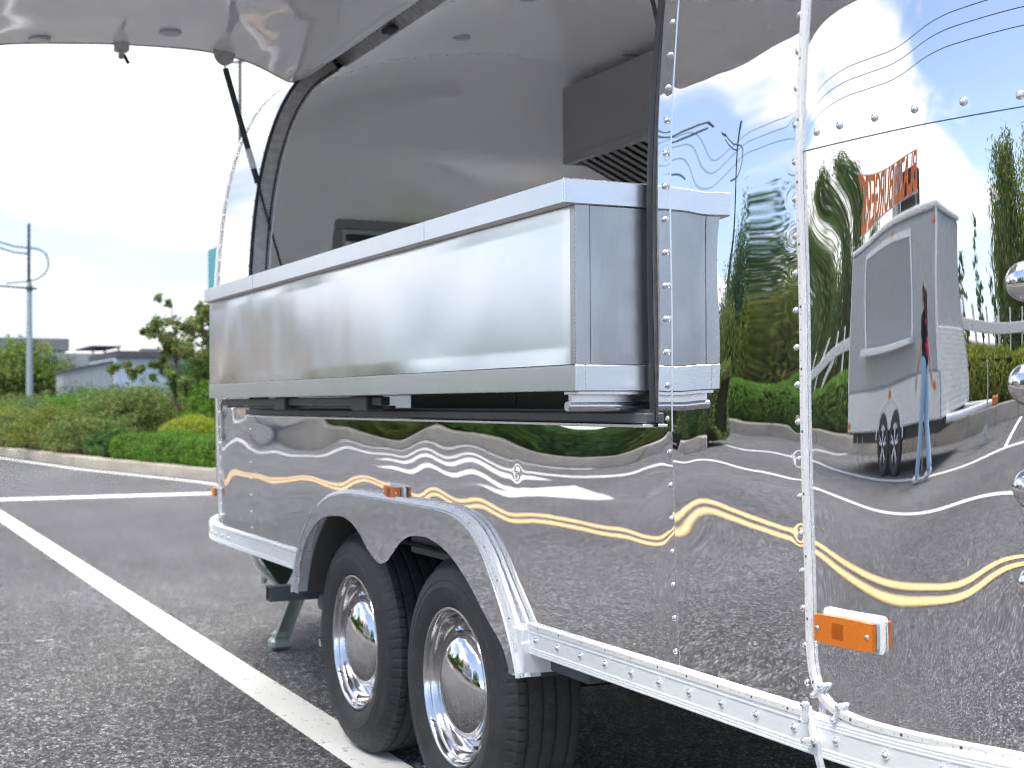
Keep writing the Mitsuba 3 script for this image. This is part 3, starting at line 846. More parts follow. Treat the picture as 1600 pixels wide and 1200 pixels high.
ribs = [(-.034, -.01), (-.034, .010)]
for c in (-.0325, -.0275, -.0225, .0125, .0175, .0225):
    ribs += [(c, .0128), (c + .0012, .0137), (c + .0034, .0137), (c + .0044, .0128)]
    if c == -.0225:
        ribs += [(-.017, .0122), (.011, .0122)]
ribs += [(.033, .011), (.033, -.01)]
ribs = np.array(ribs)
belt_rivet = lathe([(0, .0052), (.0030, .0046), (.0054, .0026), (.0066, 0), (.0066, -.003)], 16)
BR = mikit.ply(belt_rivet, 'rivet_metal', True)
for x0, x1 in ((X_REAR, -4.372), (-2.748, X_TRIM + 1.3)):
    P, N = belt_path(x0, x1, .537, 0.0)
    me, _ = sweep(P, np.tile([0, 0, 1.0], (len(P), 1)), N, ribs)
    bk = part(trailer, 'belt_rail', me, 'belt_alu', 20)
    L = np.r_[0, np.cumsum(np.linalg.norm(np.diff(P, axis=0), axis=1))]
    n0 = .05 if x1 > -3 else .02
    for s in np.arange(n0, min(L[-1], 2.2), .1003):
        q = np.array([np.interp(s, L, P[:, k]) for k in range(3)])
        nn = np.array([np.interp(s, L, N[:, k]) for k in range(3)])
        if not (-5.7 < q[0] < -1.15):
            continue
        ang = math.degrees(math.atan2(nn[0], -nn[1]))
        part(bk, 'rivet', {**BR, 'to_world': T().translate((q + nn * .0135).tolist()).rotate([0, 0, 1], ang)}, 'rivet_metal')

LED_SEC = [(-.006, -.002), (-.006, .0040), (-.0045, .0054), (.0045, .0054), (.006, .0040), (.006, -.002)]


def led_strip(P, N, nm='led_strip'):
    P, N = np.array(P, float), np.array(N, float)
    tg = np.gradient(P, axis=0)
    tg /= np.linalg.norm(tg, axis=1)[:, None]
    N = N - tg * np.sum(N * tg, 1)[:, None]
    N /= np.linalg.norm(N, axis=1)[:, None]
    U = np.cross(tg, N)
    me, uv = sweep(P, U, N, LED_SEC)
    sh = trimesh.Trimesh(me.vertices, me.faces, process=False)
    return part(trailer, nm, sh, 'led_sleeve', False, uv=uv)


def on_wall(pts, n=60, off=.001):
    """a curve given by (x, z), laid on the skin"""
    Q = smooth_line(pts, n)
    P, N = [], []
    for xx, z in Q:
        P.append((xx, wall_y(xx, z) - off, z))
        ph = math.asin(min(1, max(0, xx - X_TRIM) / 1.34))
        N.append((math.sin(ph), -math.cos(ph), -.02))
    return P, N


# along the top of the belt, then turning down over it below the trim
P, N = [], []
for xx in np.arange(-2.735, -1.765, .02):
    P.append((xx, float(YP(.5645)) - .009, .5645))
    N.append((0, -1, 0))
for xx, z, o in ((-1.757, .561, .0105), (-1.749, .552, .014), (-1.742, .538, .0155), (-1.736, .520, .0155), (-1.731, .500, .015), (-1.728, .482, .012)):
    P.append((xx, float(YP(z)) - o, z))
    N.append((0, -1, 0))
led_strip(P, N)
P, N = belt_path(X_REAR, -4.37, .5655, .010)
led_strip(P[28:], N[28:])
# up the trim, foot curling on to the belt and round the front end
foot = [(-1.330, .5735), (-1.40, .5735), (-1.50, .573), (-1.575, .573), (-1.63, .574), (-1.675, .578), (-1.705, .585), (-1.727, .597), (-1.742, .615), (-1.751, .64), (-1.7555, .68), (-1.7565, .75), (-1.7565, .9), (-1.7565, 1.2), (-1.7565, 1.5), (-1.7565, 1.8), (-1.7565, 2.0), (-1.7565, 2.2), (-1.7565, 2.3)]
P, N = on_wall(foot, 160, .0025)
strip = led_strip(P, N)
P, N = on_wall([(X_REAR + .004, .60), (X_REAR + .004, 1.0), (X_REAR + .004, 1.6), (X_REAR + .004, 2.2), (X_REAR + .004, 2.33)], 60, .003)
rear_strip = led_strip(P, N)
# plastic clips with screws holding the strip at its bends
screw = lathe([(0, .004), (.003, .0034), (.0042, .001), (.0042, -.002)], 12)
for (cx, cz, ux, uz) in ((-1.733, .607, .75, .66), (-1.690, .5805, .45, .9), (-1.752, .571, .2, 1.0), (-1.738, .53, 1.0, .2), (-5.435, .612, .8, .5)):
    y = wall_y(cx, cz)
    if cz < .575:
        y -= .013
    u = np.array([ux, 0, uz]) / math.hypot(ux, uz)
    b = box(-.0165, .0165, -.0105, .001, -.0045, .0045, .002)
    M = frame([cx, y, cz], u, [0, 1, 0], np.cross(u, [0, 1, 0]))
    ck = part(strip, 'clip', at(b, M), 'clip_plastic')
    for s in (-.013, .013):
        part(ck, 'screw', at(screw, frame(np.array([cx, y - .0105, cz]) + u * s, [1, 0, 0], [0, 1, 0], [0, 0, 1])), 'rivet_metal', True)

rivet = lathe([(0, .0022), (.0011, .0024), (.0016, .0036), (.003, .0034), (.0047, .0020), (.0057, 0), (.0058, -.002)], 18)
RV = mikit.ply(rivet, 'rivet_metal', 50)


def put_rivet(xx, z, o=.0002, s=1.0, tilt=0.0):
    e = .002
    slope = (wall_y(xx, z + e) - wall_y(xx, z - e)) / (2 * e) if z < 2.3 else 0
    ph = math.degrees(math.asin(min(1, max(0, xx - X_TRIM) / 1.34)))
    part(trailer, 'rivet', {**RV, 'to_world': T().translate([xx, wall_y(xx, z) - o, z]).rotate([0, 0, 1], ph).rotate([1, 0, 0], -math.degrees(math.atan(slope))).scale(s)}, 'rivet_metal')


for z in RIVET_Z:
    if z < 2.0:
        put_rivet(-2.155, z, .0024 if z > 1.0 else .0004)
for z in TRIM_Z:
    if z < 1.9:
        put_rivet(-1.772, z, .0012)
for xx, z in seam_rivets[:7]:
    put_rivet(xx, z + .012, .0016, 1.12)
put_rivet(-2.79, .897, .0006, .8)
mini = trimesh.creation.icosphere(1, .0042)
dots = []
for z in np.arange(.60, 2.3, .06):
    for xx in (-5.0, -5.44):
        dots.append(at(mini, trimesh.transformations.translation_matrix([xx, wall_y(xx, z) - .001, z])))
part(trailer, 'rear_rivets', cat(dots), 'rivet_metal', kind='stuff')

# --- wheel skirt with two scallops, its lit edge, the wheel wells
YS = -.084
sk = Polygon(np.vstack([arch_line, scallop_line])).buffer(0)
m = trimesh.creation.extrude_polygon(sk, .0025, engine='earcut')
m.vertices = np.c_[m.vertices[:, 0], YS + .0025 - m.vertices[:, 2], m.vertices[:, 1]]
m.fix_normals()
m.vertices[:, 1] += (.79 - m.vertices[:, 2]) * .035
skirt = part(trailer, 'wheel_skirt', m, 'mirror_skin', False)
ret = np.stack([np.stack([arch_line[:, 0], np.full(len(arch_line), yy), arch_line[:, 1]], 1) for yy in (YS + .001, -.02)], 0)
part(skirt, 'return_edge', gridmesh(ret), 'belt_alu')
tg = np.gradient(arch_line, axis=0)
nn = np.stack([-tg[:, 1], tg[:, 0]], 1)
nn /= np.linalg.norm(nn, axis=1)[:, None]
if nn[60, 1] < 0:
    nn = -nn
P = np.stack([arch_line[:, 0] + nn[:, 0] * .007, np.full(len(arch_line), -.068), arch_line[:, 1] + nn[:, 1] * .007], 1)
N = np.stack([nn[:, 0] * .45, np.full(len(nn), -.9), nn[:, 1] * .45], 1)
led_strip(P[3:-4], N[3:-4])
m2 = [(-.002, -.001), (-.002, .010), (.004, .012), (.008, .008), (.008, -.001)]
U3 = np.stack([nn[:, 0], np.zeros(len(nn)), nn[:, 1]], 1)
me, _ = sweep(np.stack([arch_line[:, 0] + nn[:, 0] * .003, np.full(len(arch_line), -.052), arch_line[:, 1] + nn[:, 1] * .003], 1), U3, np.tile([0, -1.0, 0], (len(nn), 1)), m2)
part(skirt, 'edge_moulding', me, 'belt_alu', 30)
wl = arch_line - nn * .012
well = np.stack([np.stack([wl[:, 0], np.full(len(wl), yy), wl[:, 1]], 1) for yy in (-.03, .34)], 0)
part(trailer, 'wheel_well', gridmesh(well), 'well_liner', True)
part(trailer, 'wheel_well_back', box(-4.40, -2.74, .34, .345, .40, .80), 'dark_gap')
part(trailer, 'well_bracket', cat([box(-2.80, -2.735, -.07, -.02, .452, .56, .004), box(-2.745, -2.728, -.07, .02, .46, .53, .003)]), 'belt_alu')
part(trailer, 'well_bar', box(-2.79, -2.56, .0, .30, .462, .488, .004), 'grey_paint')
part(trailer, 'well_grommet', tube([(-4.30, .03, .56), (-4.288, .03, .556)], .009, 10), 'black_metal')
part(trailer, 'well_brace', tube([(-3.75, .05, .655), (-2.9, .05, .655)], .006, 6), 'black_metal')

# --- wheels
AX = (-4.0081, -3.2599)
RT, ZA = .331, .331
prof = []
for (r, o) in [(.2005, -.012), (.206, .004), (.220, .0105), (.236, .0155), (.250, .017), (.253, .0185), (.257, .017), (.275, .0145), (.290, .009), (.296, .0095), (.300, .0075), (.308, .001), (.315, -.008), (.3225, -.018)]:
    prof.append((r, o))
tread = []
for (y0, y1) in ((-.019, -.045), (-.053, -.088), (-.096, -.128), (-.136, -.171), (-.179, -.205)):
    tread += [(.329 if y0 > -.03 else .3305, y0 - .002), (.3312, (y0 + y1) / 2), (.3305 if y1 < -.02 else .33, y1 + .002), (.3225, y1 - .0005)]
    if y1 > -.2:
        tread.append((.3225, y1 - .0075))
tread = tread[:-1] + [(.3225, -.212), (.31, -.218), (.25, -.222), (.20, -.20)]
prof += tread
tyre = lathe(prof, 432)
V = tyre.vertices
rr = np.hypot(V[:, 0], V[:, 2])
ang = np.mod(np.arctan2(V[:, 2], V[:, 0]), 2 * math.pi)
o = -V[:, 1]
idx = np.round(ang / (2 * math.pi / 432)).astype(int) % 432
shoulder = (rr > .312) & (o > -.05)
sipe = (shoulder & (idx % 6 == 0)) | ((rr > .328) & (o < -.05) & ((idx + np.round(o * 150).astype(int)) % 9 == 0))
k = np.where(sipe, (rr - np.where(shoulder, .0040, .0022)) / rr, 1.0)
V[:, 0] *= k
V[:, 2] *= k
inn = V[:, 1] > .02
V[inn, 1] = .02 + (V[inn, 1] - .02) * .89
flat = V[:, 2] < -RT + .007
V[flat, 2] = np.maximum(V[flat, 2], -RT + .004)
tyre = trimesh.Trimesh(V, tyre.faces, process=False)
rim = lathe([(.200, -.02), (.2025, -.004), (.2035, .001), (.2015, .0045), (.1965, .0050), (.1925, .0015), (.1905, -.004), (.188, -.010), (.184, -.012), (.181, -.018), (.178, -.030), (.172, -.045), (.162, -.055), (.152, -.058), (.138, -.056), (.118, -.054)], 96)
cap = lathe([(.1370, -.050), (.1378, -.040), (.1365, -.035), (.1335, -.0335)] + [(.1335 * math.cos(t), -.0335 + .050 * math.sin(t)) for t in np.linspace(0.02, math.pi / 2, 40)], 96)
cap_ring = lathe([(.139, -.052), (.1395, -.044), (.138, -.039), (.1362, -.0395)], 96)
nut = lathe([(0, .006), (.004, .006), (.0065, .004), (.007, -.004)], 6)
TY, RM, CP, CR, NT = mikit.ply(tyre, 'tyre_rubber', 35), mikit.ply(rim, 'chrome', 40), mikit.ply(cap, 'hubcap_chrome', True), mikit.ply(cap_ring, 'black_metal', 40), mikit.ply(nut, 'chrome', 30)
rib_ring = lathe([(.268, .0145), (.2695, .0165), (.2715, .0165), (.273, .0142)], 160)
RB = mikit.ply(rib_ring, 'tyre_rubber', 40)
for n, ax in enumerate(AX):
    w = f'{trailer}__wheel' + ('' if n == 0 else f'_{n:03d}')
    M = T().translate([ax, 0, ZA])
    part(w, 'tyre', {**TY, 'to_world': M.rotate([0, 1, 0], 23 * n)}, 'tyre_rubber')
    part(w, 'sidewall_rib', {**RB, 'to_world': M}, 'tyre_rubber')
    part(w, 'rim', {**RM, 'to_world': M}, 'chrome')
    part(w, 'hubcap', {**CP, 'to_world': M}, 'hubcap_chrome')
    part(w, 'hubcap_ring', {**CR, 'to_world': M}, 'black_metal')
    part(w, 'valve', tube([(ax - .13, -.0, ZA - .115), (ax - .118, -.014, ZA - .105)], .0035, 8), 'chrome')
    for kk in range(10):
        t = kk * math.pi / 5 + .35
        part(w, 'rim_stud', {**NT, 'to_world': T().translate([ax + .160 * math.cos(t), .052, ZA + .160 * math.sin(t)])}, 'chrome')

# --- under the floor
part(trailer, 'axle', cat([tube([(a, .2, ZA), (a, 2.3, ZA)], .035, 12) for a in AX]), 'black_metal')
part(trailer, 'chassis_beam', cat([box(-5.4, -1.2, .42, .48, .40, .50), box(-5.4, -1.2, 2.0, 2.06, .40, .50)]), 'black_metal')
leg = f'{trailer}__stabiliser_leg'
labels[leg] = {'label': 'zinc-plated corner steady lowered to the ground behind the wheels'}
part(leg, 'arm', tube([(-5.62, .19, .49), (-5.70, .20, .40), (-5.80, .225, .30)], [.014, .016, .016], 8), 'zinc', 40)
part(leg, 'brace', tube([(-5.62, .16, .46), (-5.645, .225, .33)], .010, 8), 'zinc', 40)


def plank(p, q, w, t, side=(0, 1, 0)):
    p, q, s = np.array(p, float), np.array(q, float), np.array(side, float)
    d = q - p
    ln = np.linalg.norm(d)
    d /= ln
    s = s - d * (s @ d)
    s /= np.linalg.norm(s)
    return at(box(-w / 2, w / 2, -t / 2, t / 2, 0, ln, min(w, t) * .15), frame(p, s, np.cross(d, s), d))


part(leg, 'channel', cat([plank((-5.58, .40, .50), (-5.80, .30, .05), .06, .006), plank((-5.58, .37, .50), (-5.80, .27, .05), .036, .006, (1, 0, 0)), plank((-5.58, .43, .50), (-5.80, .33, .05), .036, .006, (1, 0, 0))]), 'zinc')
part(leg, 'foot', cat([box(-5.84, -5.765, .25, .345, .006, .055, .014), box(-5.825, -5.78, .265, .33, .05, .085, .01)]), 'zinc')
m = trimesh.creation.extrude_polygon(Polygon([(.105, .47), (.33, .47), (.235, .30), (.20, .33)]), .004, engine='earcut')
m.vertices = np.c_[m.vertices[:, 2] - 5.53, m.vertices[:, 0], m.vertices[:, 1]]
m.fix_normals()
part(leg, 'gusset', m, 'leg_green')
part(leg, 'spring_arm', tube([(-5.50, .095, .462), (-5.52, .115, .41), (-5.56, .165, .36), (-5.62, .24, .30), (-5.66, .27, .26)], .013, 8), 'white_plastic', 40)
t0, t1 = (-4.60, -.098, .412), (-4.60, .085, .407)
tb = cat([box(-4.602 - .026, -4.602 + .026, -.100, .085, .432, .437), box(-4.628, -4.576, -.100, .085, .386, .391), box(-4.628, -4.623, -.100, .085, .391, .432), box(-4.581, -4.576, -.100, .085, .391, .432)])
part(trailer, 'step_socket', tb, 'grey_paint')
part(trailer, 'step_socket_collar', cat([box(-4.64, -4.564, .085, .094, .374, .449, .002), box(-4.66, -4.53, .094, .40, .35, .47)]), 'grey_paint')
sus = part(trailer, 'suspension_arm', cat([plank((-4.45, .06, .40), (-4.41, .045, .25), .05, .02, (1, 0, 0)), plank((-4.49, .06, .39), (-4.30, .06, .38), .05, .04, (0, 0, 1))]), 'grey_paint')
part(sus, 'bolt', tube([(-4.412, .02, .265), (-4.412, .045, .265)], .014, 6), 'rivet_metal')
part(trailer, 'front_step_plate', box(-1.735, -1.55, -.03, .3, .30, .470, .006), 'belt_alu')

# --- amber marker lamps
def rounded(w, h, r):
    return shapely.box(-w / 2 + r, -h / 2 + r, w / 2 - r, h / 2 - r).buffer(r, quad_segs=8)


def prism(poly, d0, d1):
    m = trimesh.creation.extrude_polygon(poly, d1 - d0, engine='earcut')
    m.vertices = np.c_[m.vertices[:, 0], -(m.vertices[:, 2] + d0), m.vertices[:, 1]]
    m.fix_normals()
    return m


def bulged(w, h, d, n=18):
    u, v = np.linspace(-1, 1, n), np.linspace(-1, 1, 10)
    U, Vv = np.meshgrid(u, v, indexing='ij')
    b = (1 - U ** 2) * .5 + .5 * (1 - U ** 6)
    hh = h / 2 * (1 - .10 * U ** 2)
    face = np.stack([U * w / 2, -(d * (.72 + .28 * b) * np.ones_like(Vv)), Vv * hh], -1)
    m = gridmesh(face)
    sides = []
    for line in (face[0], face[-1], face[:, 0], face[:, -1]):
        back = line.copy()
        back[:, 1] = -.004
        sides.append(gridmesh(np.stack([line, back], 0)))
    return cat([m] + sides)


def marker(xc, y, zc, rot, w=.122, h=.044, lab=None, big=True, deep=.009):
    k = f'{trailer}__marker_lamp'
    n = COUNT.get(k, 0)
    COUNT[k] = n + 1
    k = k if n == 0 else f'{k}_{n:03d}'
    if lab:
        labels[k] = {'label': lab}
    R = trimesh.transformations.rotation_matrix(rot, [0, 0, 1])
    R[:3, 3] = [xc, y, zc]
    part(k, 'pad', at(prism(rounded(w * 1.05, h * 1.28, .008), 0, .0025), R @ trimesh.transformations.translation_matrix([.004, 0, .002])), 'white_plastic')
    part(k, 'base', at(prism(rounded(w * .97, h * .9, .003), .003, deep), R), 'steel_bar')
    part(k, 'lens', at(bulged(w, h, .016), R @ trimesh.transformations.translation_matrix([0, -deep, 0])), 'amber_lens', 40)
    if big:
        for a in (-1, 1):
            sc = lathe([(0, .002), (.003, .0018), (.0042, 0), (.0045, -.004)], 14)
            part(k, 'screw', at(sc, R @ trimesh.transformations.translation_matrix([a * w * .43, -deep - .0135, 0])), 'rivet_metal', True)
        for (a, b) in ((-.0042, -.0042), (.0042, -.0042), (-.0042, .0042), (.0042, .0042)):
            part(k, 'lens_cell', at(box(a - .0033, a + .0033, -.0006, .001, b - .0033, b + .0033), R @ trimesh.transformations.translation_matrix([-.006, -deep - .016, 0])), 'amber_dark')
        part(k, 'lens_window', at(prism(rounded(.025, .024, .002), 0, .0006), R @ trimesh.transformations.translation_matrix([-.006, -deep - .0154, 0])), 'amber_dark')


marker(-1.662, wall_y(-1.662, .708), .708, math.asin(.095 / 1.34), lab='amber marker lamp on a white pad right of the lit corner strip')
marker(-3.528, wall_y(-3.528, .813), .813, 0, .105, .034, 'amber marker lamp above the wheels', deep=.008)
marker(-5.50, wall_y(-5.459, .705) + .001, .705, -.15, .085, .036, 'amber marker lamp on the rear corner', False, deep=.01)

# --- round chrome buttons down the front panel
for zb in (1.212, 1.076, .937, .807):
    xb = -1.360
    ph = math.asin((xb - X_TRIM) / 1.34)
    dome = lathe([(.0001 + 0.027 * math.cos(t), .019 * math.sin(t)) for t in np.linspace(math.pi / 2, 0, 24)] + [(.029, -.001), (.029, -.008)], 48)
    M = frame([xb, wall_y(xb, zb), zb], [math.cos(ph), math.sin(ph), 0], [-math.sin(ph), math.cos(ph), 0], [0, 0, 1])
    part(trailer, 'chrome_button', at(dome, M), 'hubcap_chrome', True)

# ------------------------------------------------------------------ ground, road, kerbs
BED_FAR = [(12, 7.6), (4, 6.2), (-4, 4.95), (-12, 3.95), (-18.83, 3.27), (-23.4, 2.44), (-30.6, 1.66), (-45, -.9), (-70, -6.4), (-110, -16), (-220, -44)]
BED_NEAR = [(-220, -62), (-110, -34), (-70, -23.5), (-45, -13.8), (-38, -9.8), (-33, -8.35), (-28, -8.0), (-15.6, -8.0), (-15.3, -8.12), (-21.3, -12.3), (-20.6, -12.4), (14, -12.4)]
struct('ground', sheet(shapely.box(-500, -500, 400, 500), -.06), 'soil')
road = Polygon(BED_FAR + BED_NEAR)
struct('road', sheet(road.buffer(.02), 0.0), 'asphalt')
bed = Polygon(BED_FAR + [(-220, 120), (12, 120)])
struct('planting_bed', sheet(bed.buffer(-.10), .14), 'soil')
bed2 = Polygon(BED_NEAR + [(14, -150), (-220, -150)]).buffer(0)
struct('planting_bed', sheet(bed2.buffer(-.12) if bed2.buffer(-.12).geom_type == 'Polygon' else max(bed2.buffer(-.12).geoms, key=lambda g: g.area), .19), 'soil')
struct('road_apron', sheet(shapely.box(12, -40, 120, 40), -.012), 'asphalt')


def line(name, pts, w, m, z=.004):
    struct(name, sheet(shapely.LineString(pts).buffer(w / 2, cap_style='flat', join_style='mitre'), z), m)


line('parking_line', [(-15.6, .0025), (3, .0025)], .157, 'line_white')
line('stop_line', [(-16.43, -1.2), (-16.26, 3.2)], .50, 'line_white')
line('kerb_line', [(p[0], p[1] - .28) for p in BED_FAR[2:9]], .12, 'line_white', .0042)
line('yellow_line', [(-110, -27.5), (-70, -16.2), (-45, -6.9), (-38, -4.5), (-34, -3.95), (-30, -3.85), (14, -3.85)], .115, 'line_yellow')
line('yellow_line', [(-110, -27.8), (-70, -16.5), (-45, -7.15), (-38, -4.73), (-34, -4.17), (-30, -4.07), (14, -4.07)], .115, 'line_yellow')
line('lane_line', [(-110, -31), (-70, -20.2), (-45, -10.4), (-38, -7.6), (-34, -6.85), (-30, -6.7), (14, -6.7)], .14, 'line_white')
line('bay_line', [(-16.9, -9.2), (10, -9.2)], .14, 'line_white')
for xs in (-3.6, 2.2, -13.2):
    line('bay_divider', [(xs, -12.2), (xs, -9.28)], .13, 'line_white')
line('gutter_line', [(-27, -7.72), (-16.2, -7.72)], .10, 'line_white')
struct('arrow_marking', sheet(Polygon([(-17.6, -5.42), (-13.4, -5.40), (-13.4, -5.95), (-11.4, -5.30), (-13.4, -4.65), (-13.4, -5.18), (-17.6, -5.20)]), .004), 'line_white')
struct('hatch_marking', sheet(Polygon([(-19.6, -6.1), (-15.4, -6.35), (-14.4, -6.2), (-15.2, -5.98), (-19.6, -5.95)]), .004), 'line_white')
rng = np.random.default_rng(4)
dashes, t = [], 0.0
while t < 1.0:
    w = rng.uniform(.015, .06)
    a_, b_ = np.array([-6.56, -1.4]) * (1 - t) + np.array([-6.41, .9]) * t, np.array([-6.56, -1.4]) * (1 - t - w) + np.array([-6.41, .9]) * (t + w)
    dashes.append(sheet(shapely.LineString([a_, b_]).buffer(rng.uniform(.006, .011), cap_style='flat'), .0025))
    t += w + rng.uniform(.01, .06)
struct('scratch_line', cat(dashes), 'line_faint')

rng = np.random.default_rng(5)


def kerb(name, pts, h, w, inward, step=1.0, nstones=300, lo=0, hi=1e9):
    """stones with open joints along a polyline"""
    P = np.array(pts, float)
    L = np.r_[0, np.cumsum(np.linalg.norm(np.diff(P, axis=0), axis=1))]
    key = name if COUNT.get(name, 0) == 0 else f'{name}_{COUNT[name]:03d}'
    COUNT[name] = COUNT.get(name, 0) + 1
    labels[key] = {'kind': 'structure'}
    s = lo
    while s < min(L[-1], hi) - .05:
        e = min(s + step, L[-1])
        a = np.array([np.interp(s + .008, L, P[:, k]) for k in (0, 1)])
        b = np.array([np.interp(e - .008, L, P[:, k]) for k in (0, 1)])
        d = b - a
        ln = np.linalg.norm(d)
        d /= ln
        n = np.array([-d[1], d[0]]) * inward
        M = frame([a[0], a[1], 0], [d[0], d[1], 0], [n[0], n[1], 0], [0, 0, 1 if d[0] * n[1] - d[1] * n[0] > 0 else -1])
        j = rng.normal(0, .006, 2)
        sg = 1 if d[0] * n[1] - d[1] * n[0] > 0 else -1
        me = box(0, ln, j[0], w, -.05 if sg > 0 else -(h + j[1]), (h + j[1]) if sg > 0 else .05, .012)
        me = at(me, M)
        me.fix_normals()
        part(key, 'kerb_stone', me, 'kerb_concrete')
        s = e
    return key


kerb('kerb', BED_FAR[3:9], .17, .24, -1)
kerb('kerb', BED_NEAR[3:8], .25, .24, -1, 1.2)
kerb('kerb', BED_NEAR[8:10], .25, .24, -1, 1.2)
kerb('kerb', BED_NEAR[10:12], .25, .24, -1, 1.2)


# ------------------------------------------------------------------ plants
def leaves(P, nrm, size, cols, rng, droop=0.0, aspect=.5, jit=.3):
    n = len(P)
    ax = rng.normal(size=(n, 3))
    ax[:, 2] -= droop
    ax /= np.linalg.norm(ax, axis=1)[:, None]
    nr = nrm * 1.0 + rng.normal(size=(n, 3)) * .75
    sd = np.cross(ax, nr)
    sd /= np.linalg.norm(sd, axis=1)[:, None] + 1e-9
    fl = np.cross(sd, ax)
    L = size * rng.uniform(.65, 1.35, (n, 1))
    V = np.stack([P - ax * L * .5, P + sd * L * aspect * .5 + fl * L * .10, P + ax * L * .5, P - sd * L * aspect * .5 + fl * L * .10], 1).reshape(-1, 3)
    i = np.arange(n) * 4
    F = np.vstack([np.stack([i, i + 1, i + 2], 1), np.stack([i, i + 2, i + 3], 1)])
    cols = np.asarray(cols)
    c = 1.75 * cols[rng.integers(0, len(cols), n)] * rng.uniform(1 - jit, 1 + jit, (n, 1))
    return trimesh.Trimesh(V, F, process=False), np.repeat(np.clip(c, .003, .8), 4, 0)


def leaf_part(key, name, P, N, size, cols, rng, **kw):
    me, c = leaves(P, N, size, cols, rng, **kw)
    part(key, name, me, 'leaf', False, color=c)


GREEN_BRIGHT = [(.085, .185, .026), (.11, .23, .035), (.065, .145, .02), (.14, .25, .05), (.10, .12, .04)]
GREEN_MID = [(.10, .165, .045), (.135, .20, .06), (.075, .125, .035), (.17, .22, .08), (.19, .17, .08)]
GREEN_DARK = [(.052, .105, .032), (.070, .135, .04), (.042, .085, .03), (.095, .155, .05)]
GREEN_BLUE = [(.060, .115, .06), (.075, .14, .065), (.048, .095, .05), (.10, .155, .085)]
GREEN_YEL = [(.20, .25, .03), (.26, .29, .04), (.14, .20, .03), (.30, .30, .06)]
GREEN_OLIVE = [(.12, .155, .035), (.16, .18, .045), (.09, .13, .03), (.20, .19, .06)]


def hedge(name, label, cat_, pts, width, z0, z1, n, size, cols, seed, group=None, rough=.06, droop=0.0, aspect=.5):
    rng = np.random.default_rng(seed)
    key = thing(name, label, cat_, group)
    P = np.array(pts, float)
    L = np.r_[0, np.cumsum(np.linalg.norm(np.diff(P, axis=0), axis=1))]
    s = rng.uniform(0, L[-1], n)
    c = np.stack([np.interp(s, L, P[:, k]) for k in (0, 1)], 1)
    d = np.stack([np.interp(s, L, np.gradient(P[:, k], L)) for k in (0, 1)], 1)
    d /= np.linalg.norm(d, axis=1)[:, None]
    nn = np.stack([-d[:, 1], d[:, 0]], 1)
    a = rng.uniform(0, 2 * math.pi, n)
    # rounded-box section
    e = 3.2
    cu, cv = np.cos(a), np.sin(a)
    q = (np.abs(cu) ** e + np.abs(cv) ** e) ** (-1 / e)
    t = 1 - .22 * rng.uniform(0, 1, n) ** 2
    u, v = cu * q * t * width / 2, cv * q * t * (z1 - z0) / 2
    lump = rough * 2 * (meshkit.noise(np.stack([s * 1.7, u * 2, v * 2], -1), seed) - .5) + rough * (meshkit.noise(np.stack([s * 5, u * 6, v * 6], -1), seed + 3) - .5)
    u = u + cu * lump
    v = v + cv * lump
    endf = np.minimum(1, np.minimum(s, L[-1] - s) / .25)
    u, v2 = u * (.72 + .28 * np.sqrt(np.clip(endf, 0, 1))), v
    X = np.c_[c + nn * u[:, None], (z0 + z1) / 2 + v2]
    N = np.c_[nn * cu[:, None], cv]
    X[:, 2] = np.maximum(X[:, 2], z0)
    leaf_part(key, 'foliage', X, N, size, cols, rng, droop=droop, aspect=aspect)
    core = []
    for i in range(len(P) - 1):
        dd = P[i + 1] - P[i]
        ln = np.linalg.norm(dd)
        dd /= ln
        core.append(at(box(.1, max(ln - .1, .2), -width * .36, width * .36, z0, z1 - .16 * (z1 - z0)), frame([P[i][0], P[i][1], 0], [dd[0], dd[1], 0], [-dd[1], dd[0], 0], [0, 0, 1])))
    part(key, 'inner_twigs', cat(core), 'twigs')
    return key


def bush(name, label, cat_, c, r, n, size, cols, seed, group=None, stems=True, droop=0.0, aspect=.5, fill=.45, lump=.36):
    rng = np.random.default_rng(seed)
    key = thing(name, label, cat_, group)
    d = rng.normal(size=(n, 3))
    d /= np.linalg.norm(d, axis=1)[:, None]
    d[:, 2] = np.where(d[:, 2] < -.35, -d[:, 2], d[:, 2])
    t = (1 - fill * rng.uniform(0, 1, n) ** 1.6)
    k = 1 + lump * 2.4 * (meshkit.noise(d * 2.3 + seed * 1.7, seed) - .5) + lump * 1.3 * (meshkit.noise(d * 5.5 + seed, seed + 2) - .5)
    X = np.array(c) + d * np.array(r) * (t * k)[:, None]
    X[:, 2] = np.maximum(X[:, 2], .14 + rng.uniform(0, .1, n))
    if lump > .1:
        # shoots that stand out of the outline
        ns = 34
        sd = rng.normal(size=(ns, 3))
        sd[:, 2] = np.abs(sd[:, 2]) + .5
        sd /= np.linalg.norm(sd, axis=1)[:, None]
        m_ = n // 9
        w_ = rng.integers(0, ns, m_)
        tt = rng.uniform(.75, 1.34, (m_, 1))
        X = np.vstack([X, np.array(c) + sd[w_] * np.array(r) * tt + rng.normal(0, .035, (m_, 3)) * np.array(r)])
        d = np.vstack([d, sd[w_]])
    leaf_part(key, 'foliage', X, d, size, cols, rng, droop=droop, aspect=aspect)
    if stems:
        st = []
        for q in range(5):
            b = np.array([c[0] + rng.normal(0, .08), c[1] + rng.normal(0, .08), .05])
            e = np.array(c) + rng.normal(size=3) * np.array(r) * .4
            st.append(tube([b, (b + e) / 2 + rng.normal(0, .03, 3), e], [.018, .013, .006], 6))
        part(key, 'stem', cat(st), 'bark', True)
    return key


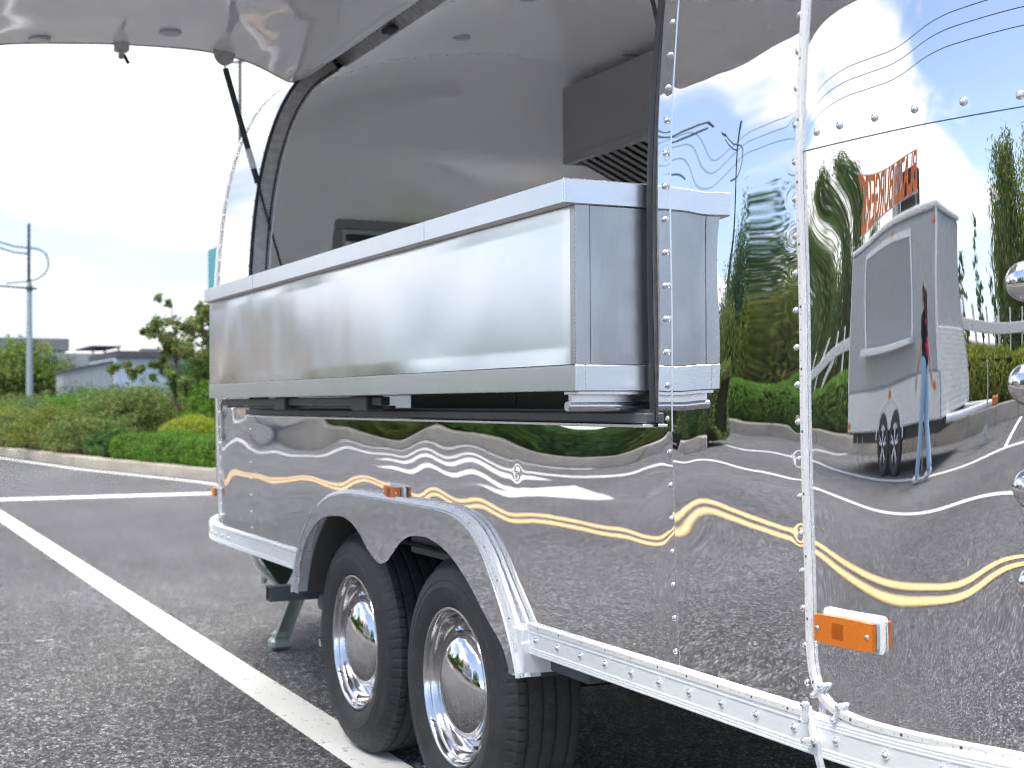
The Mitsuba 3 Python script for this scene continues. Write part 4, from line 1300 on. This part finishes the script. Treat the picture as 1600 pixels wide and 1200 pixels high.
def tree(name, label, cat_, base, blobs, n, size, cols, seed, group=None, trunk_r=.06, droop=0.0, aspect=.5, clump=.16, lean=(0, 0)):
    """blobs: (dx, dy, z, rx, ry, rz) ; leaves gather in many small clumps inside them, gaps stay open between the clumps"""
    rng = np.random.default_rng(seed)
    key = thing(name, label, cat_, group)
    base = np.array(base, float)
    B = np.array(blobs, float)
    vol = (B[:, 3] * B[:, 4] * B[:, 5]) ** .75
    nc = max(24, n // 55)
    which = rng.choice(len(B), nc, p=vol / vol.sum())
    d = rng.normal(size=(nc, 3))
    d /= np.linalg.norm(d, axis=1)[:, None]
    rad = rng.uniform(0.15, 1, nc) ** .45
    C = np.c_[base[:2] + B[which, :2], B[which, 2]] + d * B[which, 3:6] * rad[:, None]
    pick = rng.integers(0, nc, n)
    off = rng.normal(size=(n, 3)) * clump * B[which[pick], 3:6].min(1)[:, None] * 1.25
    off[:, 2] *= 1 + droop
    X = C[pick] + off
    N = d[pick] * .6 + rng.normal(size=(n, 3)) * .3 + [0, 0, .3]
    leaf_part(key, 'crown', X, N, size, cols, rng, droop=droop, aspect=aspect)
    top = np.array([base[0] + B[:, 0].mean() + lean[0], base[1] + B[:, 1].mean() + lean[1], B[:, 2].max()])
    fork = base + (top - base) * .45
    fork[2] = base[2] + (top[2] - base[2]) * .42
    part(key, 'trunk', tube([base, base + (fork - base) * .5 + rng.normal(0, .02, 3), fork, (fork + top) / 2 + rng.normal(0, .04, 3), top], [trunk_r * 1.25, trunk_r, trunk_r * .8, trunk_r * .5, trunk_r * .15], 8), 'bark', True)
    limbs = []
    for i in rng.choice(nc, min(nc, 16), replace=False):
        a = base + (top - base) * rng.uniform(.3, .8)
        limbs.append(tube([a, (a + C[i]) / 2 + [0, 0, .08 * np.linalg.norm(C[i] - a)], C[i]], [trunk_r * .35, trunk_r * .22, trunk_r * .06], 5))
    part(key, 'limb', cat(limbs), 'bark', True)
    return key

# ---- beyond the far kerb, seen directly at the left
hedge('clipped_hedge', 'bright green box-clipped hedge above the kerb beside the rear corner of the trailer', 'hedge',
      [(-15.0, 4.30), (-18.9, 3.86), (-21.0, 3.50), (-23.3, 3.05)], 1.05, .10, .60, 34000, .060, GREEN_BRIGHT, 101, rough=.07, droop=.9, aspect=.32)
specs = [(-24.6, 3.0, .62, .55, GREEN_DARK, 'low dark green bush overhanging the kerb left of the clipped hedge'),
         (-26.3, 2.75, .95, .86, GREEN_MID, 'loose green bush along the kerb, second to the left from the clipped hedge'),
         (-28.3, 2.45, 1.05, .92, GREEN_OLIVE, 'olive green bush along the kerb, third to the left from the clipped hedge'),
         (-30.6, 2.25, 1.15, .95, GREEN_MID, 'green bush along the kerb right of the street lamp foot'),
         (-33.2, 1.95, 1.2, .90, GREEN_YEL, 'yellowish green bush along the kerb in front of the street lamp foot'),
         (-36.5, 1.5, 1.4, .95, GREEN_MID, 'green bush along the kerb at the left edge of the picture'),
         (-40.5, .9, 1.6, 1.05, GREEN_OLIVE, 'farthest olive bush along the kerb at the left edge of the picture')]
for i, (bx, by, r, h, c, lab) in enumerate(specs):
    bush('kerbside_bush', lab, 'bush', (bx, by, h * .48), (r, r * .8, h * .52), 6500, .065, c, 120 + i, 'loose bushes along the far kerb')
bush('dome_bush', 'rounded yellow-green clipped bush behind the bright clipped hedge', 'bush', (-24.3, 4.25, .50), (.62, .62, .36), 7000, .045, GREEN_YEL, 140, lump=.08)
more = [(-26.0, 5.2, .9, 1.35, GREEN_BRIGHT, 'bright green shrub behind the yellow-green dome bush'),
        (-28.2, 3.9, 1.0, 1.2, GREEN_MID, 'mid green shrub left of the slender tree'),
        (-29.5, 4.2, 1.15, 1.42, GREEN_MID, 'dark rounded shrub in front of the pale blue shed'),
        (-30.0, 5.8, 1.1, 1.2, GREEN_OLIVE, 'olive shrub under the slender tree'),
        (-33.5, 4.0, 1.2, 1.3, GREEN_BRIGHT, 'light green shrub between the street lamp and the dark rounded shrub'),
        (-37.0, 4.5, 1.5, 1.42, GREEN_BLUE, 'bluish green shrub right of the street lamp'),
        (-41.0, 3.2, 1.6, 1.3, GREEN_MID, 'mid green shrub left of the street lamp'),
        (-22.0, 5.0, .8, 1.15, GREEN_DARK, 'dark green shrub at the rear corner of the trailer'),
        (-24.5, 6.0, .9, 1.5, GREEN_YEL, 'yellow-flecked shrub behind the rear corner of the trailer'),
        (-20.0, 6.0, .9, 1.2, GREEN_MID, 'green shrub partly hidden by the trailer end')]
for i, (bx, by, r, h, c, lab) in enumerate(more):
    bush('shrub', lab, 'shrub', (bx, by, h * .5), (r, r, h * .5), 6500, .075, c, 150 + i, 'shrubs in the planting bed')
tree('slender_tree', 'slender young tree with thin open branches beside the rear corner of the trailer', 'tree', (-27.2, 4.6, .1),
     [(-.15, 0, 2.45, .55, .55, .40), (.35, .3, 2.1, .5, .5, .35), (-.6, -.35, 1.75, .38, .38, .2), (.6, .45, 2.75, .35, .35, .3), (.2, .2, 1.45, .6, .6, .3), (-.2, -.2, 3.0, .22, .22, .2), (-.42, -.85, 1.75, .38, .38, .16), (-.25, -.5, 2.6, .28, .28, .16)], 4600, .12, GREEN_MID + [(.17, .16, .06)], 171, trunk_r=.055, clump=.13)
tree('slender_tree', 'small tree with orange-tinged leaves just behind the trailer end', 'tree', (-26.4, 5.7, .1),
     [(0, 0, 1.9, .55, .55, .45), (.1, .1, 1.3, .7, .7, .4)], 3800, .09, GREEN_OLIVE + [(.35, .13, .05), (.30, .17, .06)], 172, trunk_r=.05)
tree('round_tree', 'broad round-crowned pale green tree behind the street lamp', 'tree', (-87, 8.9, .1),
     [(0, 0, 3.0, 2.3, 2.1, 1.6), (.5, 1.7, 2.4, 1.6, 1.6, 1.3), (-.5, -1.9, 2.6, 1.7, 1.7, 1.3)], 15000, .26, GREEN_MID + GREEN_YEL[2:3], 173, trunk_r=.16, clump=.2)
tree('background_tree', 'dark tree filling the gap behind the slender tree', 'tree', (-38, 8.2, .1), [(0, 0, 1.6, 1.4, 1.4, 1.0)], 7000, .15, GREEN_DARK, 174, trunk_r=.08)


# ---- street lamps
def street_lamp(label, x, y, h, dirx, diry, m, tw=1.0):
    k = thing('street_lamp', label, 'street lamp', 'tall two-armed street lamps')
    d = np.array([dirx, diry, 0.0])
    d /= np.linalg.norm(d)
    part(k, 'mast', tube([(x, y, 0), (x, y, h * .5), (x, y, h)], [.085 * tw, .07 * tw, .045 * tw], 12), m, True)
    b = np.array([x, y, 0.0])
    zj, zl = h - 1.25, h - 3.0
    up = np.array([0, 0, 1.0])
    arm = [b + up * zj + d * .0, b + up * (zj + .05) + d * .7, b + up * (zj + .28) + d * 1.5, b + up * (zj + .5) + d * 2.0]
    part(k, 'arm', cat([tube(arm, .045, 8), tube([p - up * .30 for p in arm], .045, 8)]), m, True)
    q = [b + up * zj - d * 0, b + up * (zj - .05) - d * .45, b + up * (zj - .35) - d * .85, b + up * (zj - .85) - d * .95, b + up * (zj - 1.35) - d * .7, b + up * (zl + .1) - d * .2, b + up * zl + d * .4, b + up * (zl - .08) + d * 1.1]
    part(k, 'hoop', tube(smooth_line(q, 40), .045, 8), m, True)
    part(k, 'lamp_head', at(box(-.28, .28, -.09, .09, -.05, .05, .02), frame(b + up * (zj + .42) + d * 2.1, d, np.cross(up, d), up)), m)
    return k


street_lamp('tall dark street lamp with hooped arms left of the trailer, farthest to the left', -74.5, 7.5, 10.3, -.1, -1, 'pole_dark', 1.7)
k = thing('street_lamp', 'dark street lamp rising behind the gas strut and the raised hatch', 'street lamp', 'tall two-armed street lamps')
part(k, 'mast', tube([(-38.7, 8.9, 0), (-38.7, 8.9, 6), (-38.7, 8.9, 12.2)], [.07, .06, .045], 12), 'pole_dark', True)
part(k, 'arm', cat([tube([(-38.9, 8.66, 10.98), (-38.7, 8.9, 11.0), (-38.4, 9.3, 10.98), (-38.2, 9.55, 11.12)], .035, 8), tube([(-39.0, 8.55, 10.75), (-38.7, 8.9, 10.74), (-38.35, 9.3, 10.78), (-38.2, 9.5, 10.95)], .035, 8)]), 'pole_dark', True)
street_lamp('street lamp across the road behind the dense trees', -31.6, -19.8, 11.0, -.56, .83, 'pole_dark', 2.2)
k = thing('signal_mast', 'pale grey mast with a long level arm beside the dark street lamp', 'mast')
part(k, 'mast', tube([(-70.0, 7.0, 0), (-70.0, 7.0, 3.2), (-70.0, 7.0, 6.9)], [.17, .14, .12], 12), 'pole_pale', True)
part(k, 'arm', tube([(-70.0, 7.35, 6.62), (-70.0, 4.5, 6.75), (-70.0, .5, 6.85)], [.06, .05, .04], 8), 'pole_dark', True)
part(k, 'collar', tube([(-70.0, 7.0, 6.5), (-70.0, 7.0, 6.75)], .15, 12), 'pole_dark', True)

k = thing('sign_board', 'tall plain teal board rising behind the rear corner of the trailer', 'sign board')
part(k, 'board', box(-50.0, -38.0, 10.72, 10.95, 3.2, 6.62, .02), 'teal_board')
part(k, 'post', box(-49.7, -49.3, 10.74, 10.93, 0, 3.2), 'teal_board')
part(k, 'post', box(-38.8, -38.4, 10.74, 10.93, 0, 3.2), 'teal_board')

# ---- buildings far behind
k = thing('warehouse', 'long flat-roofed grey warehouse behind the street lamp at the left', 'building')
part(k, 'wall', box(-104, -96, 0.5, 12.35, 0, 4.6), 'wall_grey')
part(k, 'parapet', box(-104.2, -95.7, .3, 12.6, 4.601, 5.45, .05), 'roof_grey')
for i in range(5):
    part(k, 'window', box(-95.99, -95.9, 1.2 + i * 2.1, 2.7 + i * 2.1, 3.4, 4.3), 'glass_dark')
k = thing('canopy_building', 'low grey annexe with an open roof canopy beside the warehouse', 'building')
part(k, 'wall', box(-92, -86, 9.4, 14.4, 0, 4.12), 'wall_shade')
part(k, 'canopy', box(-92.2, -85.8, 12.4, 14.2, 4.48, 4.60, .03), 'roof_dark')
for yy in (12.5, 13.2, 14.0):
    part(k, 'canopy_post', box(-86.1, -86.0, yy, yy + .1, 4.12, 4.48), 'roof_dark')
k = thing('shed', 'pale blue flat-roofed shed with a grey sloping side wall', 'shed')
part(k, 'wall', box(-79.9, -72, 11.35, 24, 0, 3.40), 'wall_blue')
side = Polygon([(8.9, 0), (11.33, 0), (11.33, 3.20), (8.9, 2.65)])
m = trimesh.creation.extrude_polygon(side, 2.5, engine='earcut')
m.vertices = np.c_[m.vertices[:, 2] - 75.0, m.vertices[:, 0], m.vertices[:, 1]]
m.fix_normals()
part(k, 'side_wall', m, 'wall_shade')
m = trimesh.creation.extrude_polygon(Polygon([(8.8, 2.66), (11.33, 3.21), (11.33, 3.30), (8.8, 2.75)]), 2.7, engine='earcut')
m.vertices = np.c_[m.vertices[:, 2] - 75.1, m.vertices[:, 0], m.vertices[:, 1]]
m.fix_normals()
part(k, 'side_roof', m, 'roof_dark')
part(k, 'roof', box(-80.0, -71.8, 11.34, 24.2, 3.402, 3.78, .03), 'roof_dark')
for yy in (13.4, 16.8, 20.2):
    part(k, 'vent', box(-76.5, -75.5, yy, yy + .9, 3.782, 4.05), 'roof_grey')
k = thing('apartment_block', 'beige rendered building far along the opposite side of the road', 'building')
part(k, 'wall', box(-74, -58, -19.5, -11.6, 0, 5.3), 'wall_beige')
for i in range(5):
    for j in range(2):
        f = part(k, 'window', box(-57.99, -57.9, -18.9 + i * 1.5, -18.0 + i * 1.5, 1.2 + j * 2.2, 2.5 + j * 2.2), 'glass_dark')
part(k, 'roof', box(-74.3, -57.6, -19.8, -11.3, 5.302, 5.6, .05), 'roof_grey')

# ---- across the road (seen in the polished skin)
rows = [(-34.0, -30.2, GREEN_MID, 1.25), (-30.2, -26.8, GREEN_MID, 1.15), (-26.8, -23.6, GREEN_OLIVE, 1.25), (-23.6, -21.2, GREEN_BRIGHT, 1.2), (-21.2, -19.0, GREEN_BRIGHT, 1.15), (-19.0, -16.9, GREEN_DARK, 1.3), (-16.9, -15.6, GREEN_MID, 1.25)]
where = ['at the far end', 'second from the far end', 'third from the far end', 'in the middle', 'just past the middle', 'second from the bay corner', 'at the bay corner']
names = ['mid green', 'leafy green', 'olive', 'vivid green', 'bright green', 'blackish green', 'fresh green']
for i, (x0, x1, c, h) in enumerate(rows):
    hedge('roadside_hedge', f'{names[i]} hedge stretch {where[i]} on the opposite kerb', 'hedge', [(x0 - .1, -8.95), ((x0 + x1) / 2, -8.95), (x1 + .1, -8.95)], 1.15, .12, h, 9000, .085, c, 200 + i, 'hedges on the opposite kerb', rough=.16, droop=.3)
hedge('bay_hedge', 'bright green clipped hedge behind the parking bay across the road', 'hedge', [(-24, -13.6), (-17.5, -13.35), (-11.2, -13.3)], 1.2, .2, .98, 26000, .07, GREEN_BRIGHT, 220, rough=.05)
hedge('yellow_hedge', 'yellowish loose hedge behind the parking bay across the road', 'hedge', [(-6.6, -13.35), (-4.2, -13.3), (-1.5, -13.3)], 1.2, .2, 1.05, 14000, .09, GREEN_YEL + GREEN_OLIVE, 221, rough=.2, droop=.4)
hedge('dark_hedge', 'dark hedge behind the yellowish hedge across the road', 'hedge', [(-1.5, -13.3), (3, -13.3)], 1.3, .2, 1.7, 7000, .1, GREEN_DARK, 222, rough=.2)
tl = [(-39.0, -18.2, 5.4, .8, GREEN_BLUE), (-44.0, -17.5, 3.6, 1.2, GREEN_BLUE), (-24.2, -18.5, 5.2, 1.7, GREEN_DARK), (-26.0, -17.4, 6.6, 1.5, GREEN_BLUE), (-27.8, -18.6, 5.4, 1.5, GREEN_DARK), (-29.6, -19.0, 4.2, 1.3, GREEN_BLUE), (-22.6, -16.6, 3.4, 1.3, GREEN_OLIVE), (-27.2, -15.6, 3.0, 1.4, GREEN_MID), (-24.8, -15.2, 2.8, 1.2, GREEN_MID)]
tlab = ['slim bluish tree standing alone far along the opposite kerb', 'low broad bluish tree farthest along the opposite kerb', 'dark broad tree behind the left end of the bay hedge', 'tallest bluish green tree of the dense group across the road', 'dark tree left of the tallest bluish green tree', 'low bluish tree farthest left in the dense group', 'olive small tree nearest the willows', 'mid green small tree in front of the tallest bluish tree', 'mid green small tree in front of the dark broad tree']
for i, (bx, by, h, r, c) in enumerate(tl):
    tree('roadside_tree', tlab[i], 'tree', (bx, by, .2), [(0, 0, h * .45, r, r, h * .32), (.3, 0, h * .72, r * .62, r * .62, h * .25), (-.3, .1, h * .25, r * .9, r * .9, h * .22)], 9000, .17, c, 230 + i, 'trees across the road', trunk_r=.1, droop=.5, aspect=.35, clump=.17)
wl = [(-16.6, -16.4, 5.1, .85), (-17.6, -16.0, 4.4, .8), (-15.3, -17.0, 3.6, .7), (-19.6, -16.3, 4.1, .9), (-13.6, -17.6, 3.1, .55)]
wlab = ['tallest narrow willow behind the clipped bay hedge', 'second tallest willow beside the tallest one', 'short willow behind the caravan', 'broad willow farthest left behind the bay hedge', 'smallest willow right of the short one behind the caravan']
for i, (bx, by, h, r) in enumerate(wl):
    tree('willow', wlab[i], 'tree', (bx, by, .2), [(0, 0, h * .40, r, r, h * .36), (0, 0, h * .78, r * .5, r * .5, h * .2)], 9000, .16, GREEN_MID + GREEN_DARK, 250 + i, 'willows across the road', trunk_r=.08, droop=2.2, aspect=.22, clump=.16)
rt = [(-4.9, -15.9, 4.6, .85, GREEN_MID), (-3.3, -16.2, 6.0, 1.1, GREEN_YEL), (.8, -16.0, 6.0, 1.5, GREEN_MID), (-1.6, -16.4, 6.2, 1.2, GREEN_DARK)]
rlab = ['tall mid green tree nearest the fence right of the caravan', 'tall yellowish tree behind the yellow hedge', 'broad tall green tree behind the dark hedge', 'tall dark tree between the yellowish tree and the broad one']
for i, (bx, by, h, r, c) in enumerate(rt):
    tree('tall_tree', rlab[i], 'tree', (bx, by, .2), [(0, 0, h * .42, r, r, h * .36), (0, 0, h * .78, r * .55, r * .55, h * .22)], 11000, .16, c, 260 + i, 'tall trees right of the caravan', trunk_r=.1, droop=1.6, aspect=.3, clump=.16)
for i, (bx, by, h) in enumerate(((-7.2, -15.2, 2.9), (-6.4, -15.0, 3.1), (-5.9, -15.6, 2.4))):
    tree('sapling', ['leftmost thin sapling by the white fence', 'tallest thin sapling by the white fence', 'shortest thin sapling by the white fence'][i], 'sapling', (bx, by, .2), [(0, 0, h * .6, .16, .16, h * .3)], 420, .09, GREEN_DARK, 270 + i, 'saplings by the fence', trunk_r=.022)
k = thing('picket_fence', 'white post-and-rail fence behind the hedge across the road', 'fence')
for xx in np.arange(-19.0, -2.0, .62):
    part(k, 'post', box(xx - .035, xx + .035, -14.58, -14.5, .15, 1.66, .01), 'white_gloss')
for zz in (.70, 1.36):
    part(k, 'rail', box(-19.1, -2.0, -14.498, -14.46, zz - .09, zz + .09, .01), 'white_gloss')
part(k, 'panel', box(-8.6, -3.2, -14.62, -14.59, .3, .95, .01), 'white_gloss')
k = thing('overhead_cables', 'three thin overhead cables strung along the opposite side of the road', 'cables')
for zz in (12.6, 11.9, 11.1):
    part(k, 'cable', tube([(xx, -25.0, zz - .4 * math.sin((xx + 90) / 110 * math.pi)) for xx in np.linspace(-90, 30, 25)], .022, 5), 'cable_black', True)

# ---- grey catering caravan in the bay
k = thing('catering_caravan', 'grey catering caravan with a roof sign parked in the bay across the road', 'caravan')
A0, A1, YF, YB = -10.7, -5.9, -9.6, -11.6
part(k, 'body', box(A0, A1, YB, YF, .78, 2.40, .05), 'caravan_grey')
part(k, 'skirt_plate', box(A0 + .02, A1 - .02, YB + .02, YF + .012, .45, .80, .01), 'caravan_plate')
part(k, 'front_plate', box(A1 - .01, A1 + .02, YB + .2, YF - .05, .45, 1.25, .005), 'caravan_plate')
part(k, 'roof', box(A0 - .04, A1 + .04, YB - .03, YF + .04, 2.401, 2.47, .02), 'white_gloss')
part(k, 'corner_trim', box(A1 - .07, A1 + .012, YF - .06, YF + .014, .80, 2.40, .02), 'white_gloss')
part(k, 'corner_trim', box(A0 - .012, A0 + .05, YF - .06, YF + .014, .80, 2.40, .02), 'white_gloss')
part(k, 'underframe', box(A0 + .2, A1 - .1, YB + .1, YF - .12, .33, .45), 'black_metal')
hk = part(k, 'serving_hatch', box(-9.55, -7.25, YF + .0, YF + .02, 1.20, 2.22, .004), 'caravan_panel')
part(hk, 'frame', cat([box(-9.62, -9.55, YF, YF + .035, 1.19, 2.29), box(-7.25, -7.18, YF, YF + .035, 1.19, 2.29), box(-9.549, -7.251, YF, YF + .035, 2.22, 2.29)]), 'white_gloss')
part(k, 'serving_shelf', box(-9.66, -7.14, YF + .003, YF + .36, 1.115, 1.18, .01), 'white_gloss')
for xx, zz in ((-8.25, .74), (-6.1, .70), (-10.6, .52), (-8.2, 2.30), (-6.02, 2.30)):
    part(k, 'side_lamp', box(xx - .05, xx + .05, YF + .01, YF + .035, zz - .03, zz + .03, .005), 'amber_lens')
for wx_ in (-8.55, -7.9):
    w = part(k, 'wheel', at(lathe([(.19, -.01), (.20, .01), (.27, .015), (.30, 0), (.31, -.03), (.31, -.17), (.29, -.2), (.1, -.2)], 40), frame([wx_, YF + .015, .31], [-1, 0, 0], [0, -1, 0], [0, 0, 1])), 'tyre_rubber', 40)
    part(w, 'rim', at(lathe([(.20, .0), (.195, -.01), (.18, -.05), (.0, -.05)], 30), frame([wx_, YF + .015, .31], [-1, 0, 0], [0, -1, 0], [0, 0, 1])), 'black_metal', 40)
    sp = []
    for q in range(5):
        t = q * 2 * math.pi / 5 + .3
        for dt in (-.16, .16):
            sp.append(tube([(wx_ + .03 * math.cos(t), YF + .022, .31 + .03 * math.sin(t)), (wx_ + .19 * math.cos(t + dt), YF + .022, .31 + .19 * math.sin(t + dt))], .014, 6))
    part(w, 'spokes', cat(sp), 'white_gloss')
part(k, 'mudguard', cat([tube([(-8.23 + .72 * math.cos(t), YF + .0, .36 + .34 * math.sin(t)) for t in np.linspace(0, math.pi, 24)], .03, 8)]), 'white_gloss', True)
part(k, 'drawbar', cat([tube([(A1, YF - .4, .42), (A1 + 1.3, (YF + YB) / 2, .42)], .04, 8), tube([(A1, YB + .4, .42), (A1 + 1.3, (YF + YB) / 2, .42)], .04, 8)]), 'white_gloss', True)
part(k, 'jockey_wheel', cat([tube([(A1 + 1.1, YF - .8, .12), (A1 + 1.1, YF - .8, .95)], .025, 8), at(lathe([(.02, .03), (.1, .03), (.1, -.03), (.02, -.03)], 20), frame([A1 + 1.1, YF - .8, .105], [1, 0, 0], [0, 1, 0], [0, 0, 1]))]), 'steel_bar', 40)
part(k, 'coupling', box(A1 + 1.25, A1 + 1.5, (YF + YB) / 2 - .06, (YF + YB) / 2 + .06, .38, .50, .02), 'orange_letter')
for xx in (-10.2, -9.9, -6.6):
    part(k, 'steady', tube([(xx, YF - .1, .02), (xx, YF - .1, .4)], .022, 6), 'steel_bar')
sg = part(k, 'roof_sign', cat([tube([(xx, YF - .25, 2.46), (xx, YF - .25, 3.16)], .016, 6) for xx in (-10.3, -9.2, -8.1, -7.0)] + [tube([(-10.45, YF - .25, zz), (-6.9, YF - .25, zz)], .014, 6) for zz in (2.62, 3.16)]), 'steel_bar')
tx = meshkit.text_mesh('BLAZE BURGERS', .50, .05, bold=True)
wv = tx.bounds[1][0] - tx.bounds[0][0]
tx.vertices[:, 0] = (tx.vertices[:, 0] - tx.bounds[0][0]) / wv * 3.45
tx.vertices = np.c_[-6.93 - tx.vertices[:, 0], YF - .24 + tx.vertices[:, 2], 2.64 + tx.vertices[:, 1]]
tx.fix_normals()
part(sg, 'lettering', tx, 'orange_letter')
part(k, 'roof_unit', box(-8.0, -7.2, -10.6, -10.0, 2.47, 2.95, .02), 'black_metal')
part(k, 'roof_drum', tube([(-8.45, -10.3, 2.47), (-8.45, -10.3, 3.15)], .22, 20), 'steel_bar', 40)

# ---- the woman walking past the caravan
def figure(bones, size=.022):
    hulls = []
    for (p, r, q, s) in bones:
        a = manifold3d.Manifold.sphere(r, 20).translate(list(map(float, p)))
        b = manifold3d.Manifold.sphere(s, 20).translate(list(map(float, q)))
        hulls.append(manifold3d.Manifold.batch_hull([a, b]))
    m = manifold3d.Manifold.batch_boolean(hulls, manifold3d.OpType.Add).refine_to_length(size).to_mesh()
    t = trimesh.Trimesh(m.vert_properties[:, :3], m.tri_verts, process=True)
    trimesh.smoothing.filter_taubin(t, iterations=8)
    return t


wm = thing('person', 'woman in dark top and pale blue jeans walking past the grey caravan', 'person')
O = np.array([-6.12, -8.85, 0.0])


def J(f, s, z):
    """forward (towards -x), sideways, height"""
    return O + np.array([-f, s, z])


body = []
body += [(J(.0, 0, 1.42), .055, J(.01, 0, 1.30), .10), (J(.01, .08, 1.34), .075, J(.01, -.08, 1.34), .075), (J(.01, .07, 1.28), .095, J(.01, -.07, 1.28), .095), (J(.01, 0, 1.28), .11, J(0, 0, 1.05), .105), (J(0, .05, 1.05), .10, J(0, -.05, 1.05), .10), (J(0, .06, .94), .115, J(0, -.06, .94), .115), (J(0, 0, 1.06), .10, J(0, 0, .94), .11)]
legs = [(J(0, .08, .92), .105, J(.10, .08, .50), .078), (J(.10, .08, .50), .076, J(.17, .08, .10), .074), (J(0, -.08, .92), .105, J(-.03, -.08, .50), .078), (J(-.03, -.08, .50), .076, J(-.20, -.08, .13), .074), (J(0, .07, .93), .10, J(0, -.07, .93), .10)]
part(wm, 'jeans', figure(legs), 'denim', True)
part(wm, 'top', figure(body + [(J(.01, .16, 1.34), .055, J(.03, .19, 1.16), .048), (J(.01, -.16, 1.34), .055, J(-.02, -.19, 1.16), .048), (J(.01, .08, 1.34), .07, J(.01, .16, 1.34), .055), (J(.01, -.08, 1.34), .07, J(.01, -.16, 1.34), .055)]), 'shirt_dark', True)
part(wm, 'back_panel', figure([(J(-.10, .06, 1.30), .035, J(-.10, -.06, 1.30), .035), (J(-.10, .06, 1.05), .035, J(-.10, -.06, 1.05), .035), (J(-.105, 0, 1.32), .03, J(-.11, 0, .98), .035)]), 'vest_pink', True)
arms = []
for sy, fw in ((.19, 1), (-.19, -1)):
    e = J(.06 * fw + .02, sy + .02 * np.sign(sy), 1.08)
    w_ = J(.20 * fw + .05, sy + .01 * np.sign(sy), .87)
    arms += [(J(.02 * fw, sy, 1.18), .040, e, .036), (e, .036, w_, .026)]
    hd = J(.235 * fw + .05, sy, .81)
    arms += [(w_, .026, hd, .030)]
    for q, (fo, ln) in enumerate(((-.018, .07), (-.006, .078), (.006, .075), (.018, .062))):
        k0 = hd + np.array([-.01 * fw + fo, 0, -.02])
        k1 = k0 + np.array([-.015 * fw, -.012 * np.sign(sy), -ln * .55])
        k2 = k1 + np.array([.004 * fw, -.018 * np.sign(sy), -ln * .45])
        arms += [(k0, .0095, k1, .0088), (k1, .0088, k2, .0072)]
    th = hd + np.array([-.028, 0, .0])
    arms += [(th, .010, th + np.array([-.018, -.012 * np.sign(sy), -.035]), .0085)]
head = [(J(.0, 0, 1.42), .052, J(.015, 0, 1.50), .05), (J(.02, 0, 1.575), .082, J(-.015, 0, 1.585), .085), (J(.045, 0, 1.50), .045, J(.03, 0, 1.56), .06), (J(.105, 0, 1.535), .010, J(.092, 0, 1.565), .011), (J(.08, .02, 1.512), .010, J(.08, -.02, 1.512), .010), (J(-.005, .085, 1.555), .012, J(-.01, .085, 1.575), .014), (J(-.005, -.085, 1.555), .012, J(-.01, -.085, 1.575), .014)]
part(wm, 'body', figure(arms + head, .012), 'skin', True)
part(wm, 'hair', figure([(J(-.01, 0, 1.60), .098, J(-.05, 0, 1.57), .095), (J(-.07, 0, 1.55), .075, J(-.10, 0, 1.30), .055), (J(-.10, 0, 1.30), .055, J(-.105, 0, 1.16), .035)]), 'hair', True)
for s in (.032, -.032):
    part(wm, 'eye', trimesh.creation.icosphere(2, .012).apply_translation(J(.093, s, 1.572)), 'black_metal', True)
part(wm, 'mouth', figure([(J(.092, .018, 1.508), .005, J(.092, -.018, 1.508), .005)], .008), 'vest_pink', True)
for sy, f, zf, pit in ((.08, .17, .05, 0), (-.08, -.20, .08, 1)):
    part(wm, 'shoe', figure([(J(f - .05, sy, zf), .042, J(f + .14, sy, zf - .012 - .03 * pit), .034), (J(f - .02, sy, zf + .04), .04, J(f, sy, zf + .01), .042)], .015), 'white_gloss', True)
